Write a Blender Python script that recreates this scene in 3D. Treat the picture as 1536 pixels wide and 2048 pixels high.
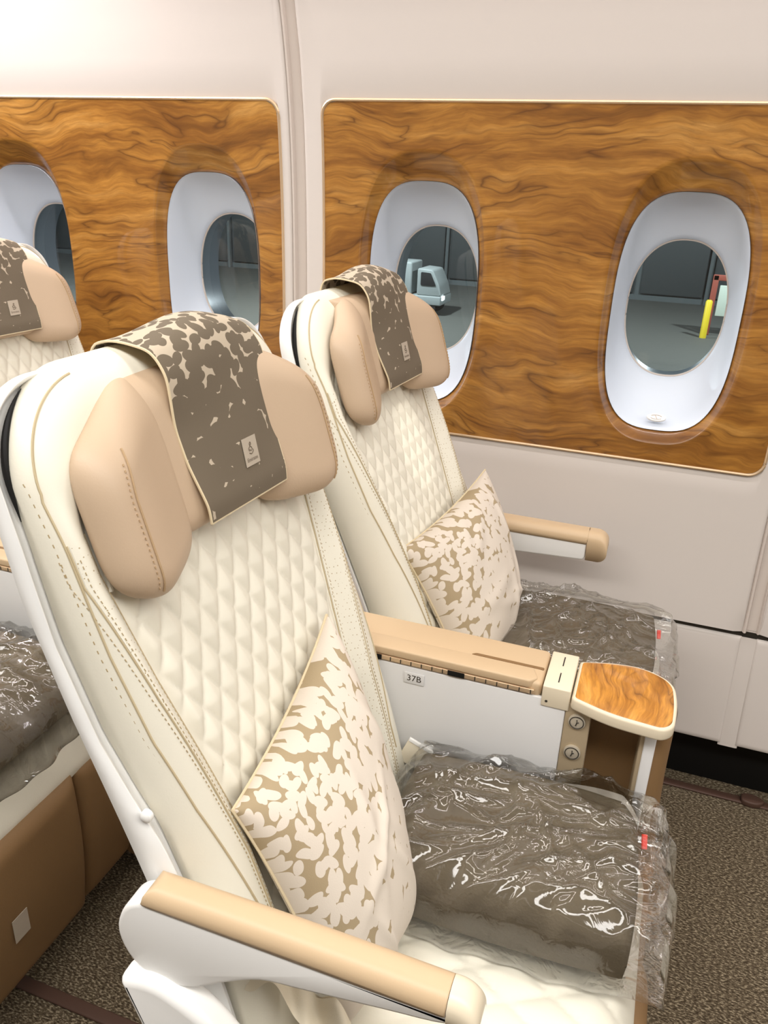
import bpy, bmesh, math, random
import numpy as np
from mathutils import Vector, Matrix

random.seed(7)
rng = np.random.default_rng(11)
for o in list(bpy.data.objects):
    bpy.data.objects.remove(o)
scene = bpy.context.scene
col = scene.collection

# ------------------------------------------------------------------ camera
CAM = Vector((0.0, 0.0, 1.38))
F_PX, YAW, PITCH, ROLL = 1580.0, math.radians(19.0), math.radians(23.0), math.radians(2.27)
ys, yc, ps, pc = math.sin(YAW), math.cos(YAW), math.sin(PITCH), math.cos(PITCH)
r0 = Vector((yc, ys, 0)); u0 = Vector((-ys*ps, yc*ps, pc)); w0 = Vector((-ys*pc, yc*pc, -ps))
rr = r0*math.cos(ROLL) + u0*math.sin(ROLL); uu = u0*math.cos(ROLL) - r0*math.sin(ROLL)
cam_data = bpy.data.cameras.new('camera')
cam_data.sensor_fit = 'HORIZONTAL'; cam_data.sensor_width = 36.0
cam_data.lens = 36.0*F_PX/1536.0
cam_data.clip_start = 0.02; cam_data.clip_end = 400
cam = bpy.data.objects.new('camera', cam_data); col.objects.link(cam)
m3 = Matrix((rr, uu, -w0)).transposed()
cam.matrix_world = Matrix.Translation(CAM) @ m3.to_4x4()
scene.camera = cam

# ------------------------------------------------------------------ world, lights, exposure
world = bpy.data.worlds.new('night'); scene.world = world; world.use_nodes = True
world.node_tree.nodes['Background'].inputs[0].default_value = (0.035, 0.045, 0.06, 1)
world.node_tree.nodes['Background'].inputs[1].default_value = 0.6
vs = scene.view_settings
vs.view_transform = 'Standard'; vs.look = 'None'; vs.gamma = 1.0; vs.use_curve_mapping = False
vs.exposure = 0.14

def area(name, loc, direction, sx, sy, energy, color):
    d = bpy.data.lights.new(name, 'AREA'); d.shape = 'RECTANGLE'; d.size = sx; d.size_y = sy
    d.energy = energy; d.color = color
    o = bpy.data.objects.new(name, d); col.objects.link(o)
    o.location = loc
    z = -Vector(direction).normalized(); x = Vector((1, 0, 0)); y = z.cross(x).normalized(); x = y.cross(z).normalized()
    o.matrix_world = Matrix.Translation(loc) @ Matrix((x, y, z)).transposed().to_4x4()
    return o
# ceiling light band over the aisle, wash strips under the bins on both sides, over the far aisle
area('ceiling_light_band', (-0.3, -0.15, 2.26), (0, 0.10, -1), 7.0, 0.42, 100, (1.0, 0.975, 0.94))
area('sidewall_wash_strip_aft', (-2.35, 1.50, 2.02), (0, 0.55, -1), 2.2, 0.05, 24, (1.0, 0.95, 0.97))
area('sidewall_wash_strip', (0.6, 1.50, 2.02), (0, 0.55, -1), 3.6, 0.05, 12, (1.0, 0.95, 0.95))
area('bin_lip_light', (-0.5, 0.93, 1.965), (0, -0.1, -1), 6.0, 0.04, 17, (1.0, 0.96, 0.90))
area('far_aisle_light_band', (-0.3, -2.0, 2.26), (0, 0, -1), 7.0, 0.40, 9, (1.0, 0.975, 0.94))
rl = bpy.data.lights.new('reading_light', 'SPOT'); rl.energy = 16; rl.spot_size = math.radians(7.5); rl.spot_blend = 0.35; rl.shadow_soft_size = 0.012; rl.color = (1.0, 0.97, 0.88)
rlo = bpy.data.objects.new('reading_light', rl); col.objects.link(rlo); rlo.location = (0.05, 1.25, 1.96)
rlo.rotation_euler = (Vector((-0.445, 1.46, 0.885))-rlo.location).to_track_quat('-Z', 'Y').to_euler()

# ------------------------------------------------------------------ materials
def srgb(r, g, b):
    f = lambda c: (c/255/12.92) if c/255 <= 0.04045 else ((c/255+0.055)/1.055)**2.4
    return (f(r), f(g), f(b), 1.0)

class NT:
    def __init__(s, name):
        s.m = bpy.data.materials.new(name); s.m.use_nodes = True
        s.t = s.m.node_tree; s.n = s.t.nodes; s.b = s.n['Principled BSDF']; s.out = s.n['Material Output']
    def new(s, typ, **kw):
        n = s.n.new(typ)
        for k, v in kw.items():
            if k in n.inputs.keys(): n.inputs[k].default_value = v
            else: setattr(n, k, v)
        return n
    def link(s, a, b): s.t.links.new(a, b)
    def math(s, op, a, b=None, c=None):
        n = s.new('ShaderNodeMath', operation=op)
        for i, v in enumerate((a, b, c)):
            if v is None: continue
            if hasattr(v, 'is_output'): s.link(v, n.inputs[i])
            else: n.inputs[i].default_value = v
        return n.outputs[0]
    def mix(s, fac, a, b):
        n = s.new('ShaderNodeMix', data_type='RGBA')
        for i, v in ((0, fac), (6, a), (7, b)):
            if hasattr(v, 'is_output'): s.link(v, n.inputs[i])
            else: n.inputs[i].default_value = v
        return n.outputs[2]
    def ramp(s, fac, stops, interp='LINEAR'):
        n = s.new('ShaderNodeValToRGB'); n.color_ramp.interpolation = interp
        e = n.color_ramp.elements
        while len(e) < len(stops): e.new(0.5)
        for q, (p, c) in zip(e, stops): q.position = p; q.color = c
        s.link(fac, n.inputs[0]); return n.outputs[0]
    def bump(s, h, strength=0.2, dist=0.001):
        n = s.new('ShaderNodeBump'); n.inputs['Strength'].default_value = strength; n.inputs['Distance'].default_value = dist
        s.link(h, n.inputs['Height']); s.link(n.outputs[0], s.b.inputs['Normal']); return n

def obj_coords(t): return t.new('ShaderNodeTexCoord').outputs['Object']
def uv_coords(t): return t.new('ShaderNodeTexCoord').outputs['UV']
def mapping(t, vec, scale=(1, 1, 1), rot=(0, 0, 0), loc=(0, 0, 0)):
    n = t.new('ShaderNodeMapping'); t.link(vec, n.inputs[0])
    n.inputs['Scale'].default_value = scale; n.inputs['Rotation'].default_value = rot; n.inputs['Location'].default_value = loc
    return n.outputs[0]

def simple(name, c, rough=0.5, spec=0.5, metal=0.0, bump_scale=None, bump=0.15, dist=0.0006, coat=0.0, var=0.0):
    t = NT(name); b = t.b
    b.inputs['Base Color'].default_value = c; b.inputs['Roughness'].default_value = rough
    b.inputs['Metallic'].default_value = metal; b.inputs['Specular IOR Level'].default_value = spec
    b.inputs['Coat Weight'].default_value = coat; b.inputs['Coat Roughness'].default_value = 0.05
    oc = obj_coords(t)
    if bump_scale:
        n = t.new('ShaderNodeTexNoise', Scale=bump_scale, Detail=3.0); t.link(oc, n.inputs['Vector'])
        t.bump(n.outputs['Fac'], bump, dist)
    if var:
        n = t.new('ShaderNodeTexNoise', Scale=9.0, Detail=4.0); t.link(oc, n.inputs['Vector'])
        dark = tuple(v*(1-var) for v in c[:3])+(1,)
        t.link(t.mix(n.outputs['Fac'], dark, tuple(min(1, v*(1+var*0.6)) for v in c[:3])+(1,)), b.inputs['Base Color'])
    return t.m

M = {}
M['cream'] = simple('cream_leather', srgb(232, 227, 211), 0.48, 0.35, bump_scale=420, bump=0.25, dist=0.0005, var=0.05)
M['beige'] = simple('beige_leather', srgb(193, 169, 143), 0.46, 0.35, bump_scale=420, bump=0.25, dist=0.0005, var=0.05)
M['tan'] = simple('tan_leather_pad', srgb(202, 176, 142), 0.42, 0.4, bump_scale=420, bump=0.2, dist=0.0004, var=0.04)
M['brown'] = simple('brown_leather', srgb(134, 104, 70), 0.5, 0.35, bump_scale=380, bump=0.25, dist=0.0005, var=0.06)
M['white'] = simple('white_plastic', srgb(238, 237, 234), 0.38, 0.45, bump_scale=600, bump=0.08, dist=0.0003)
M['panelwhite'] = simple('pale_console_plastic', srgb(224, 223, 222), 0.42, 0.4, bump_scale=500, bump=0.1, dist=0.0003)
M['wall'] = simple('sidewall_plastic', srgb(199, 191, 184), 0.5, 0.35, bump_scale=700, bump=0.1, dist=0.0003)
M['wallgroove'] = simple('sidewall_joint_plastic', srgb(196, 185, 176), 0.55, 0.3)
M['reveal'] = simple('window_reveal_plastic', srgb(214, 221, 231), 0.42, 0.4)
M['tunnel'] = simple('window_tunnel_plastic', srgb(150, 160, 168), 0.35, 0.4)
M['champagne'] = simple('champagne_trim', srgb(214, 186, 152), 0.28, 0.5, metal=0.55)
M['taupe'] = simple('taupe_plastic', srgb(176, 158, 130), 0.42, 0.4, metal=0.15)
M['creamplastic'] = simple('cream_plastic', srgb(226, 213, 188), 0.34, 0.45)
M['seam'] = simple('seam_thread', srgb(190, 174, 142), 0.7, 0.2)
M['stitch'] = simple('stitch_thread', srgb(178, 158, 122), 0.7, 0.2)
M['stitchbeige'] = simple('beige_stitch_thread', srgb(182, 154, 120), 0.7, 0.2)
M['black'] = simple('black_void_plastic', srgb(14, 13, 12), 0.6, 0.3)
M['darkmetal'] = simple('dark_seat_metal', srgb(70, 66, 60), 0.45, 0.4, metal=0.6)
M['steel'] = simple('brushed_steel', srgb(204, 194, 176), 0.35, 0.5, metal=0.35)
M['red'] = simple('red_pull_tab', srgb(232, 62, 48), 0.45)
M['ink'] = simple('black_print', srgb(62, 54, 44), 0.7, 0.1)
M['tagpaper'] = simple('pale_woven_tag', srgb(176, 164, 148), 0.8, 0.1, bump_scale=900, bump=0.2)
M['tagink'] = simple('grey_tag_print', srgb(112, 100, 86), 0.8, 0.1)
M['strap'] = simple('cream_strap', srgb(222, 212, 190), 0.7, 0.2, bump_scale=900, bump=0.3)
M['track'] = simple('seat_track_cover', srgb(84, 62, 52), 0.5, 0.3)
M['ceiling'] = simple('ceiling_plastic', srgb(206, 200, 192), 0.6, 0.3)
M['lining'] = simple('cream_cloth_lining', srgb(214, 198, 166), 0.85, 0.1)

def perforated():
    t = NT('perforated_cream_leather'); oc = obj_coords(t)
    v = t.new('ShaderNodeTexVoronoi', Scale=210.0, Randomness=0.35); t.link(oc, v.inputs['Vector'])
    hole = t.math('LESS_THAN', v.outputs['Distance'], 0.17)
    t.link(t.mix(hole, srgb(232, 227, 211), srgb(178, 160, 126)), t.b.inputs['Base Color'])
    t.b.inputs['Roughness'].default_value = 0.5
    return t.m
M['perf'] = perforated()

def wood(name, scale=1.0, across=False, light=1.0):
    t = NT(name); oc = obj_coords(t)
    if across:       # a board lying flat with its grain running across the cabin
        sp = t.new('ShaderNodeSeparateXYZ'); t.link(oc, sp.inputs[0]); cb_ = t.new('ShaderNodeCombineXYZ')
        t.link(sp.outputs[1], cb_.inputs[0]); t.link(sp.outputs[0], cb_.inputs[2]); oc = cb_.outputs[0]
    mp = mapping(t, oc, (scale, scale, scale))
    # slow warping of the grain
    wn = t.new('ShaderNodeTexNoise', Scale=3.0, Detail=3.0, Roughness=0.55); t.link(mp, wn.inputs['Vector'])
    sub = t.new('ShaderNodeVectorMath', operation='SUBTRACT'); t.link(wn.outputs['Color'], sub.inputs[0]); sub.inputs[1].default_value = (0.5, 0.5, 0.5)
    sc = t.new('ShaderNodeVectorMath', operation='MULTIPLY'); t.link(sub.outputs[0], sc.inputs[0]); sc.inputs[1].default_value = (0.12, 0.0, 0.16)
    ad = t.new('ShaderNodeVectorMath', operation='ADD'); t.link(mp, ad.inputs[0]); t.link(sc.outputs[0], ad.inputs[1])
    L_ = lambda r, g, b: srgb(min(255, r*light), min(255, g*light), min(255, b*light))
    base = t.new('ShaderNodeTexNoise', Scale=1.0, Detail=6.0, Roughness=0.62)
    t.link(mapping(t, ad.outputs[0], (1.9, 1.0, 17.0)), base.inputs['Vector'])
    cb = t.ramp(base.outputs['Fac'], [(0.26, L_(88, 54, 14)), (0.42, L_(138, 90, 32)), (0.55, L_(169, 117, 48)), (0.74, L_(200, 152, 82))])
    # thin dark veins: contour lines of a stretched noise
    vn = t.new('ShaderNodeTexNoise', Scale=1.0, Detail=3.0, Roughness=0.5, Distortion=0.5)
    t.link(mapping(t, ad.outputs[0], (1.8, 1.0, 10.0), loc=(3.1, 0, 1.7)), vn.inputs['Vector'])
    saw = t.math('PINGPONG', t.math('MULTIPLY', vn.outputs['Fac'], 11.0), 0.5)
    vein = t.ramp(saw, [(0.0, (1, 1, 1, 1)), (0.06, (0.5, 0.5, 0.5, 1)), (0.30, (0, 0, 0, 1))])
    mk_ = t.new('ShaderNodeTexNoise', Scale=5.0, Detail=3.0); t.link(mapping(t, mp, (1.0, 1, 2.6), loc=(7, 2, 0)), mk_.inputs['Vector'])
    msk = t.ramp(mk_.outputs['Fac'], [(0.40, (0.10, 0.10, 0.10, 1)), (0.56, (1, 1, 1, 1))])
    vf = t.math('MULTIPLY', t.math('MULTIPLY', vein, msk), 0.80)
    c1 = t.mix(vf, cb, L_(70, 36, 6))
    fi = t.new('ShaderNodeTexNoise', Scale=1.0, Detail=4.0, Roughness=0.7); t.link(mapping(t, ad.outputs[0], (14, 1, 170)), fi.inputs['Vector'])
    c2 = t.mix(t.math('MULTIPLY', t.ramp(fi.outputs['Fac'], [(0.40, (1, 1, 1, 1)), (0.62, (0, 0, 0, 1))]), 0.36), c1, L_(92, 52, 14))
    t.link(c2, t.b.inputs['Base Color'])
    t.b.inputs['Roughness'].default_value = 0.36
    t.b.inputs['Coat Weight'].default_value = 0.5; t.b.inputs['Coat Roughness'].default_value = 0.035
    return t.m
M['wood'] = wood('glossy_walnut_veneer')
M['woodtable'] = wood('glossy_table_veneer', 1.7, True, 1.26)

def carpet():
    t = NT('tweed_carpet'); oc = obj_coords(t)
    n1 = t.new('ShaderNodeTexNoise', Scale=1.0, Detail=2.0, Roughness=0.6); t.link(mapping(t, oc, (150, 320, 1), (0, 0, 0.5)), n1.inputs['Vector'])
    n2 = t.new('ShaderNodeTexNoise', Scale=7.0, Detail=3.0); t.link(oc, n2.inputs['Vector'])
    c = t.ramp(n1.outputs['Fac'], [(0.36, srgb(60, 50, 38)), (0.52, srgb(104, 92, 74)), (0.66, srgb(176, 162, 136))])
    c2 = t.mix(t.math('MULTIPLY', n2.outputs['Fac'], 0.35), c, srgb(70, 60, 48))
    t.link(c2, t.b.inputs['Base Color']); t.b.inputs['Roughness'].default_value = 0.95
    t.b.inputs['Specular IOR Level'].default_value = 0.1
    t.bump(n1.outputs['Fac'], 0.8, 0.004)
    return t.m
M['carpet'] = carpet()

def petals(name, ground, petal, size, scale, fade, rmin, rmax, stretch):
    """Overlapping petals; the ground shows as concave stars between them, fewer towards the plain end."""
    t = NT(name); uv = uv_coords(t)
    sep = t.new('ShaderNodeSeparateXYZ'); t.link(uv, sep.inputs[0])
    met = mapping(t, uv, (size[0], size[1], 1))
    wn = t.new('ShaderNodeTexNoise', Scale=28.0, Detail=1.0); t.link(met, wn.inputs['Vector'])
    sub = t.new('ShaderNodeVectorMath', operation='SUBTRACT'); t.link(wn.outputs['Color'], sub.inputs[0]); sub.inputs[1].default_value = (0.5, 0.5, 0.5)
    sc = t.new('ShaderNodeVectorMath', operation='SCALE'); t.link(sub.outputs[0], sc.inputs[0]); sc.inputs['Scale'].default_value = 0.012
    ad = t.new('ShaderNodeVectorMath', operation='ADD'); t.link(met, ad.inputs[0]); t.link(sc.outputs[0], ad.inputs[1])
    ds = []
    for k, ang in enumerate((0.35, 1.45, 2.5)):
        v = t.new('ShaderNodeTexVoronoi', Scale=scale*(1.0-0.09*k), Randomness=0.85, voronoi_dimensions='2D')
        rt = mapping(t, ad.outputs[0], (1, 1, 1), (0, 0, ang), (0.13*k, 0.29*k, 0))
        t.link(mapping(t, rt, stretch), v.inputs['Vector']); ds.append(v.outputs['Distance'])
    pos = t.math('ADD', t.math('MULTIPLY', sep.outputs[1], fade[2]), t.math('MULTIPLY', t.math('SUBTRACT', 1.0, sep.outputs[0]), 1-fade[2]))
    g = t.math('MINIMUM', t.math('MAXIMUM', t.math('DIVIDE', t.math('SUBTRACT', pos, fade[0]), fade[1]-fade[0]), 0.0), 1.0)
    thr = t.math('ADD', t.math('MULTIPLY', g, rmin-rmax), rmax)
    star = t.math('GREATER_THAN', t.math('MINIMUM', t.math('MINIMUM', ds[0], ds[1]), ds[2]), thr)
    t.link(t.mix(star, petal, ground), t.b.inputs['Base Color'])
    t.b.inputs['Roughness'].default_value = 0.8; t.b.inputs['Specular IOR Level'].default_value = 0.2
    n = t.new('ShaderNodeTexNoise', Scale=700.0, Detail=2.0); t.link(obj_coords(t), n.inputs['Vector'])
    t.bump(n.outputs['Fac'], 0.25, 0.0006)
    return t.m
M['pillow'] = petals('petal_print_satin', srgb(170, 152, 122), srgb(219, 208, 194), (0.38, 0.38), 36, (0.22, 0.80, 0.60), 0.30, 0.58, (1.45, 0.8, 1))
M['towel'] = petals('taupe_star_print_cloth', srgb(188, 174, 154), srgb(110, 99, 84), (0.18, 0.36), 40, (0.30, 0.80, 1.0), 0.225, 0.56, (1.3, 0.9, 1))

def film():
    t = NT('clear_plastic_film'); oc = obj_coords(t)
    n1 = t.new('ShaderNodeTexNoise', Scale=22.0, Detail=2.5, Roughness=0.55, Distortion=1.4); t.link(oc, n1.inputs['Vector'])
    ridge = t.math('ABSOLUTE', t.math('SUBTRACT', n1.outputs['Fac'], 0.5))
    bp = t.new('ShaderNodeBump'); bp.inputs['Strength'].default_value = 0.42; bp.inputs['Distance'].default_value = 0.005
    t.link(ridge, bp.inputs['Height'])
    gl = t.new('ShaderNodeBsdfGlossy'); gl.inputs['Roughness'].default_value = 0.09; t.link(bp.outputs[0], gl.inputs['Normal'])
    gl.inputs['Color'].default_value = (0.95, 0.95, 0.95, 1)
    tr = t.new('ShaderNodeBsdfTransparent'); tr.inputs['Color'].default_value = (0.95, 0.95, 0.94, 1)
    fr = t.new('ShaderNodeFresnel'); fr.inputs['IOR'].default_value = 1.5; t.link(bp.outputs[0], fr.inputs['Normal'])
    fac = t.math('MINIMUM', t.math('MULTIPLY_ADD', fr.outputs[0], 1.3, 0.012), 0.6)
    mx = t.new('ShaderNodeMixShader'); t.link(fac, mx.inputs[0]); t.link(tr.outputs[0], mx.inputs[1]); t.link(gl.outputs[0], mx.inputs[2])
    t.link(mx.outputs[0], t.out.inputs['Surface']); t.n.remove(t.b)
    return t.m
M['film'] = film()
def filmseam():
    t = NT('milky_film_seam')
    df = t.new('ShaderNodeBsdfDiffuse'); df.inputs['Color'].default_value = srgb(214, 208, 198)
    tr = t.new('ShaderNodeBsdfTransparent')
    mx = t.new('ShaderNodeMixShader'); mx.inputs[0].default_value = 0.5
    t.link(tr.outputs[0], mx.inputs[1]); t.link(df.outputs[0], mx.inputs[2]); t.link(mx.outputs[0], t.out.inputs['Surface']); t.n.remove(t.b)
    return t.m
M['filmseam'] = filmseam()
def glass():
    t = NT('window_glass')
    gl = t.new('ShaderNodeBsdfGlossy'); gl.inputs['Roughness'].default_value = 0.02
    tr = t.new('ShaderNodeBsdfTransparent'); tr.inputs['Color'].default_value = (0.90, 0.93, 0.93, 1)
    fr = t.new('ShaderNodeFresnel'); fr.inputs['IOR'].default_value = 1.5
    mx = t.new('ShaderNodeMixShader'); t.link(fr.outputs[0], mx.inputs[0]); t.link(tr.outputs[0], mx.inputs[1]); t.link(gl.outputs[0], mx.inputs[2])
    t.link(mx.outputs[0], t.out.inputs['Surface']); t.n.remove(t.b)
    return t.m
M['glass'] = glass()
M['blanket'] = simple('taupe_fleece', srgb(112, 102, 86), 0.95, 0.1, bump_scale=260, bump=0.5, dist=0.002, var=0.12)

# ------------------------------------------------------------------ mesh helpers
class Geo:
    def __init__(s): s.v = []; s.f = []; s.uv = []
    def add(s, V, Fc, UV=None):
        o = len(s.v); V = np.asarray(V, float)
        s.v.extend(map(tuple, V)); s.f.extend([tuple(i+o for i in q) for q in Fc])
        s.uv.extend(map(tuple, UV) if UV is not None else [(0.0, 0.0)]*len(V))
        return s

def mk(name, geo, mat, parent=None, origin=None, recalc=True, sharp=40, smooth=True, kind=None, label=None):
    if isinstance(geo, tuple): g = Geo(); g.add(*geo); geo = g
    V = np.array(geo.v, float)
    if origin is None and parent is not None:
        p = parent
        while p.parent is not None: p = p.parent
        origin = p.location
    if origin is not None: V = V - np.array(origin)
    me = bpy.data.meshes.new(name); me.from_pydata([tuple(v) for v in V], [], geo.f)
    uvl = me.uv_layers.new(name='uv')
    li = np.zeros(len(me.loops), dtype=np.int32); me.loops.foreach_get('vertex_index', li)
    uvl.data.foreach_set('uv', np.array(geo.uv, dtype=np.float32)[li].ravel())
    if recalc:
        bm = bmesh.new(); bm.from_mesh(me); bmesh.ops.recalc_face_normals(bm, faces=bm.faces); bm.to_mesh(me); bm.free()
    if smooth:
        me.polygons.foreach_set('use_smooth', [True]*len(me.polygons))
        if sharp: me.set_sharp_from_angle(angle=math.radians(sharp))
    me.materials.append(mat)
    o = bpy.data.objects.new(name, me); col.objects.link(o)
    if parent is not None: o.parent = parent
    elif origin is not None: o.location = origin
    if kind: o['kind'] = kind
    if label: o['label'] = label
    return o

def thing(name, loc, label, cat, group=None, kind=None):
    o = bpy.data.objects.new(name, None); col.objects.link(o); o.location = loc; o.empty_display_size = 0.05
    tag(o, label, cat, group, kind); return o
def tag(o, label, cat, group=None, kind=None):
    if label: o['label'] = label
    if cat: o['category'] = cat
    if group: o['group'] = group
    if kind: o['kind'] = kind
    return o

def grid_faces(na, nb, closed_a=False):
    f = []
    for i in range(na if closed_a else na-1):
        i2 = (i+1) % na
        for j in range(nb-1):
            f.append((i*nb+j, i2*nb+j, i2*nb+j+1, i*nb+j+1))
    return f

def grid(fn, na, nb, a0=-1, a1=1, b0=-1, b1=1, uv=None):
    A, B = np.meshgrid(np.linspace(a0, a1, na), np.linspace(b0, b1, nb), indexing='ij')
    P = fn(A, B).reshape(-1, 3)
    U = np.stack([(A-a0)/(a1-a0), (B-b0)/(b1-b0)], -1).reshape(-1, 2)
    return P, grid_faces(na, nb), U

def cl(x, k=0.6):      # cluster samples near the two ends
    return k*np.sin(x*np.pi/2) + (1-k)*x

def slab(front, back, na, nb, k=0.65):
    """Closed body of two sheets that share their border."""
    A, B = np.meshgrid(cl(np.linspace(-1, 1, na), k), cl(np.linspace(-1, 1, nb), k), indexing='ij')
    Pf = front(A, B).reshape(-1, 3); Pb = back(A, B).reshape(-1, 3)
    U = np.stack([(A+1)/2, (B+1)/2], -1).reshape(-1, 2)
    idx = np.arange(na*nb).reshape(na, nb)
    border = np.zeros((na, nb), bool); border[0] = border[-1] = True; border[:, 0] = border[:, -1] = True
    bi = idx.copy(); inner = ~border
    bi[inner] = na*nb + np.arange(inner.sum())
    V = np.vstack([Pf, Pb[inner.ravel()]]); UV = np.vstack([U, U[inner.ravel()]])
    f = []
    for i in range(na-1):
        for j in range(nb-1):
            f.append((idx[i, j], idx[i+1, j], idx[i+1, j+1], idx[i, j+1]))
            f.append((bi[i, j], bi[i, j+1], bi[i+1, j+1], bi[i+1, j]))
    return V, [tuple(int(x) for x in q) for q in f], UV

def st(a, b, x):
    t = np.clip((x-a)/(b-a), 0, 1); return t*t*(3-2*t)

def edge_round(d, r):
    t = np.clip((r-d)/r, 0, 1); return r*(1-np.sqrt(np.maximum(0, 1-t*t)))

def smin(*ds, p=3.0):
    a = sum((1.0/np.maximum(d, 1e-5))**p for d in ds); return a**(-1.0/p)

def tube(pts, rad, n=8, closed=False, flat=1.0):
    P = np.array(pts, float); N = len(P); V = []
    up = np.array([0, 0, 1.0])
    for i in range(N):
        a = P[(i-1) % N] if (closed or i > 0) else P[i]; b = P[(i+1) % N] if (closed or i < N-1) else P[i]
        t = b-a; t = t/(np.linalg.norm(t)+1e-12)
        s = np.cross(t, up)
        if np.linalg.norm(s) < 0.05: s = np.cross(t, np.array([0, 1.0, 0]))
        s /= np.linalg.norm(s); q = np.cross(s, t)
        r = rad[i] if hasattr(rad, '__len__') else rad
        for k in range(n):
            c = 2*math.pi*k/n; V.append(P[i] + r*(math.cos(c)*s + flat*math.sin(c)*q))
    f = []
    for i in range(N if closed else N-1):
        for k in range(n):
            i2 = (i+1) % N; f.append((i*n+k, i*n+(k+1) % n, i2*n+(k+1) % n, i2*n+k))
    if not closed:
        f.append(tuple(range(n))[::-1]); f.append(tuple((N-1)*n+k for k in range(n)))
    return np.array(V), f

def bm_geo(bm):
    bm.verts.index_update()
    V = np.array([v.co[:] for v in bm.verts]); Fc = [tuple(v.index for v in f.verts) for f in bm.faces]
    bm.free(); return V, Fc

def rbox(x0, x1, y0, y1, z0, z1, bev=0.004, seg=3):
    bm = bmesh.new(); bmesh.ops.create_cube(bm, size=1.0)
    for v in bm.verts:
        v.co = Vector(((x0+x1)/2+v.co.x*(x1-x0), (y0+y1)/2+v.co.y*(y1-y0), (z0+z1)/2+v.co.z*(z1-z0)))
    if bev: bmesh.ops.bevel(bm, geom=list(bm.edges), offset=bev, segments=seg, affect='EDGES', profile=0.5)
    return bm_geo(bm)

def prism(poly, axis, c0, c1, bev=0.003, seg=3):
    """poly: 2D outline; axis 'y': points are (x,z) extruded along y; 'z': (x,y) along z; 'x': (y,z) along x."""
    bm = bmesh.new()
    def P(p, c): return {'y': (p[0], c, p[1]), 'z': (p[0], p[1], c), 'x': (c, p[0], p[1])}[axis]
    a = [bm.verts.new(P(p, c0)) for p in poly]; b = [bm.verts.new(P(p, c1)) for p in poly]
    n = len(poly); f0 = bm.faces.new(a); f1 = bm.faces.new(b[::-1])
    for i in range(n): bm.faces.new((a[i], b[i], b[(i+1) % n], a[(i+1) % n]))
    bmesh.ops.recalc_face_normals(bm, faces=bm.faces)
    if bev:
        ed = list(set(list(f0.edges)+list(f1.edges)))
        bmesh.ops.bevel(bm, geom=ed, offset=bev, segments=seg, affect='EDGES', profile=0.5)
    return bm_geo(bm)

def smooth_poly(pts, n=6, closed=True):
    """Catmull-Rom through the points."""
    P = np.array(pts, float); N = len(P); out = []
    rngi = range(N if closed else N-1)
    for i in rngi:
        if closed: p0, p1, p2, p3 = P[i-1], P[i], P[(i+1) % N], P[(i+2) % N]
        else: p0, p1, p2, p3 = P[max(i-1, 0)], P[i], P[i+1], P[min(i+2, N-1)]
        for k in range(n):
            t = k/n
            out.append(0.5*((2*p1)+(-p0+p2)*t+(2*p0-5*p1+4*p2-p3)*t*t+(-p0+3*p1-3*p2+p3)*t**3))
    if not closed: out.append(P[-1])
    return np.array(out)

def round_poly(pts, rad, n=5):
    """Round the corners of a polygon; rad a number or one per corner."""
    P = np.array(pts, float); N = len(P); out = []
    for i in range(N):
        r = rad[i] if hasattr(rad, '__len__') else rad
        a, b, c = P[i-1], P[i], P[(i+1) % N]
        u = a-b; v = c-b; lu, lv = np.linalg.norm(u), np.linalg.norm(v); u /= lu; v /= lv
        rr_ = min(r, lu*0.48, lv*0.48)
        for k in range(n+1):
            t = k/n; out.append((1-t)**2*(b+u*rr_)+2*t*(1-t)*b+t*t*(b+v*rr_))
    return np.array(out)

def dashes(pts, length, gap, rad):
    """A run of short stitches along a polyline."""
    P = np.array(pts, float); seg = np.linalg.norm(np.diff(P, axis=0), axis=1); S = np.concatenate([[0], np.cumsum(seg)])
    g = Geo(); s = 0.0
    at = lambda q: np.array([np.interp(q, S, P[:, i]) for i in range(3)])
    while s + length < S[-1]:
        g.add(*tube([at(s), at(s+length)], rad, 5)); s += length+gap
    return g

def text_geo(body, size, align='CENTER'):
    cu = bpy.data.curves.new('print', 'FONT'); cu.body = body; cu.size = size; cu.align_x = align; cu.align_y = 'CENTER'
    cu.extrude = 0.0; cu.resolution_u = 3
    o = bpy.data.objects.new('print', cu); col.objects.link(o)
    dg = bpy.context.evaluated_depsgraph_get(); dg.update()
    me = bpy.data.meshes.new_from_object(o.evaluated_get(dg))
    V = np.array([v.co[:] for v in me.vertices]); Fc = [tuple(p.vertices) for p in me.polygons]
    bpy.data.objects.remove(o); bpy.data.meshes.remove(me); bpy.data.curves.remove(cu)
    return V, Fc

def place_flat(V, origin, ex, ey, ez, lift=0.0):
    ex, ey, ez = [np.array(e, float)/np.linalg.norm(e) for e in (ex, ey, ez)]
    return np.array(origin) + V[:, :1]*ex + V[:, 1:2]*ey + (V[:, 2:3]+lift)*ez

# ------------------------------------------------------------------ the cabin shell
WZ = [0.0, 0.17, 0.44, 0.68, 0.80, 1.10, 1.43, 1.58, 1.72, 1.86, 2.0, 2.10]
WY = [1.66, 1.70, 1.768, 1.797, 1.806, 1.814, 1.803, 1.786, 1.752, 1.70, 1.62, 1.545]
_wp = np.polyfit(np.repeat(WZ, 1), WY, 6)
def wally(z):
    z = np.asarray(z, float); return np.polyval(_wp, np.clip(z, 0.02, 2.12))

def struct(o): o['kind'] = 'structure'; return o

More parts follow.
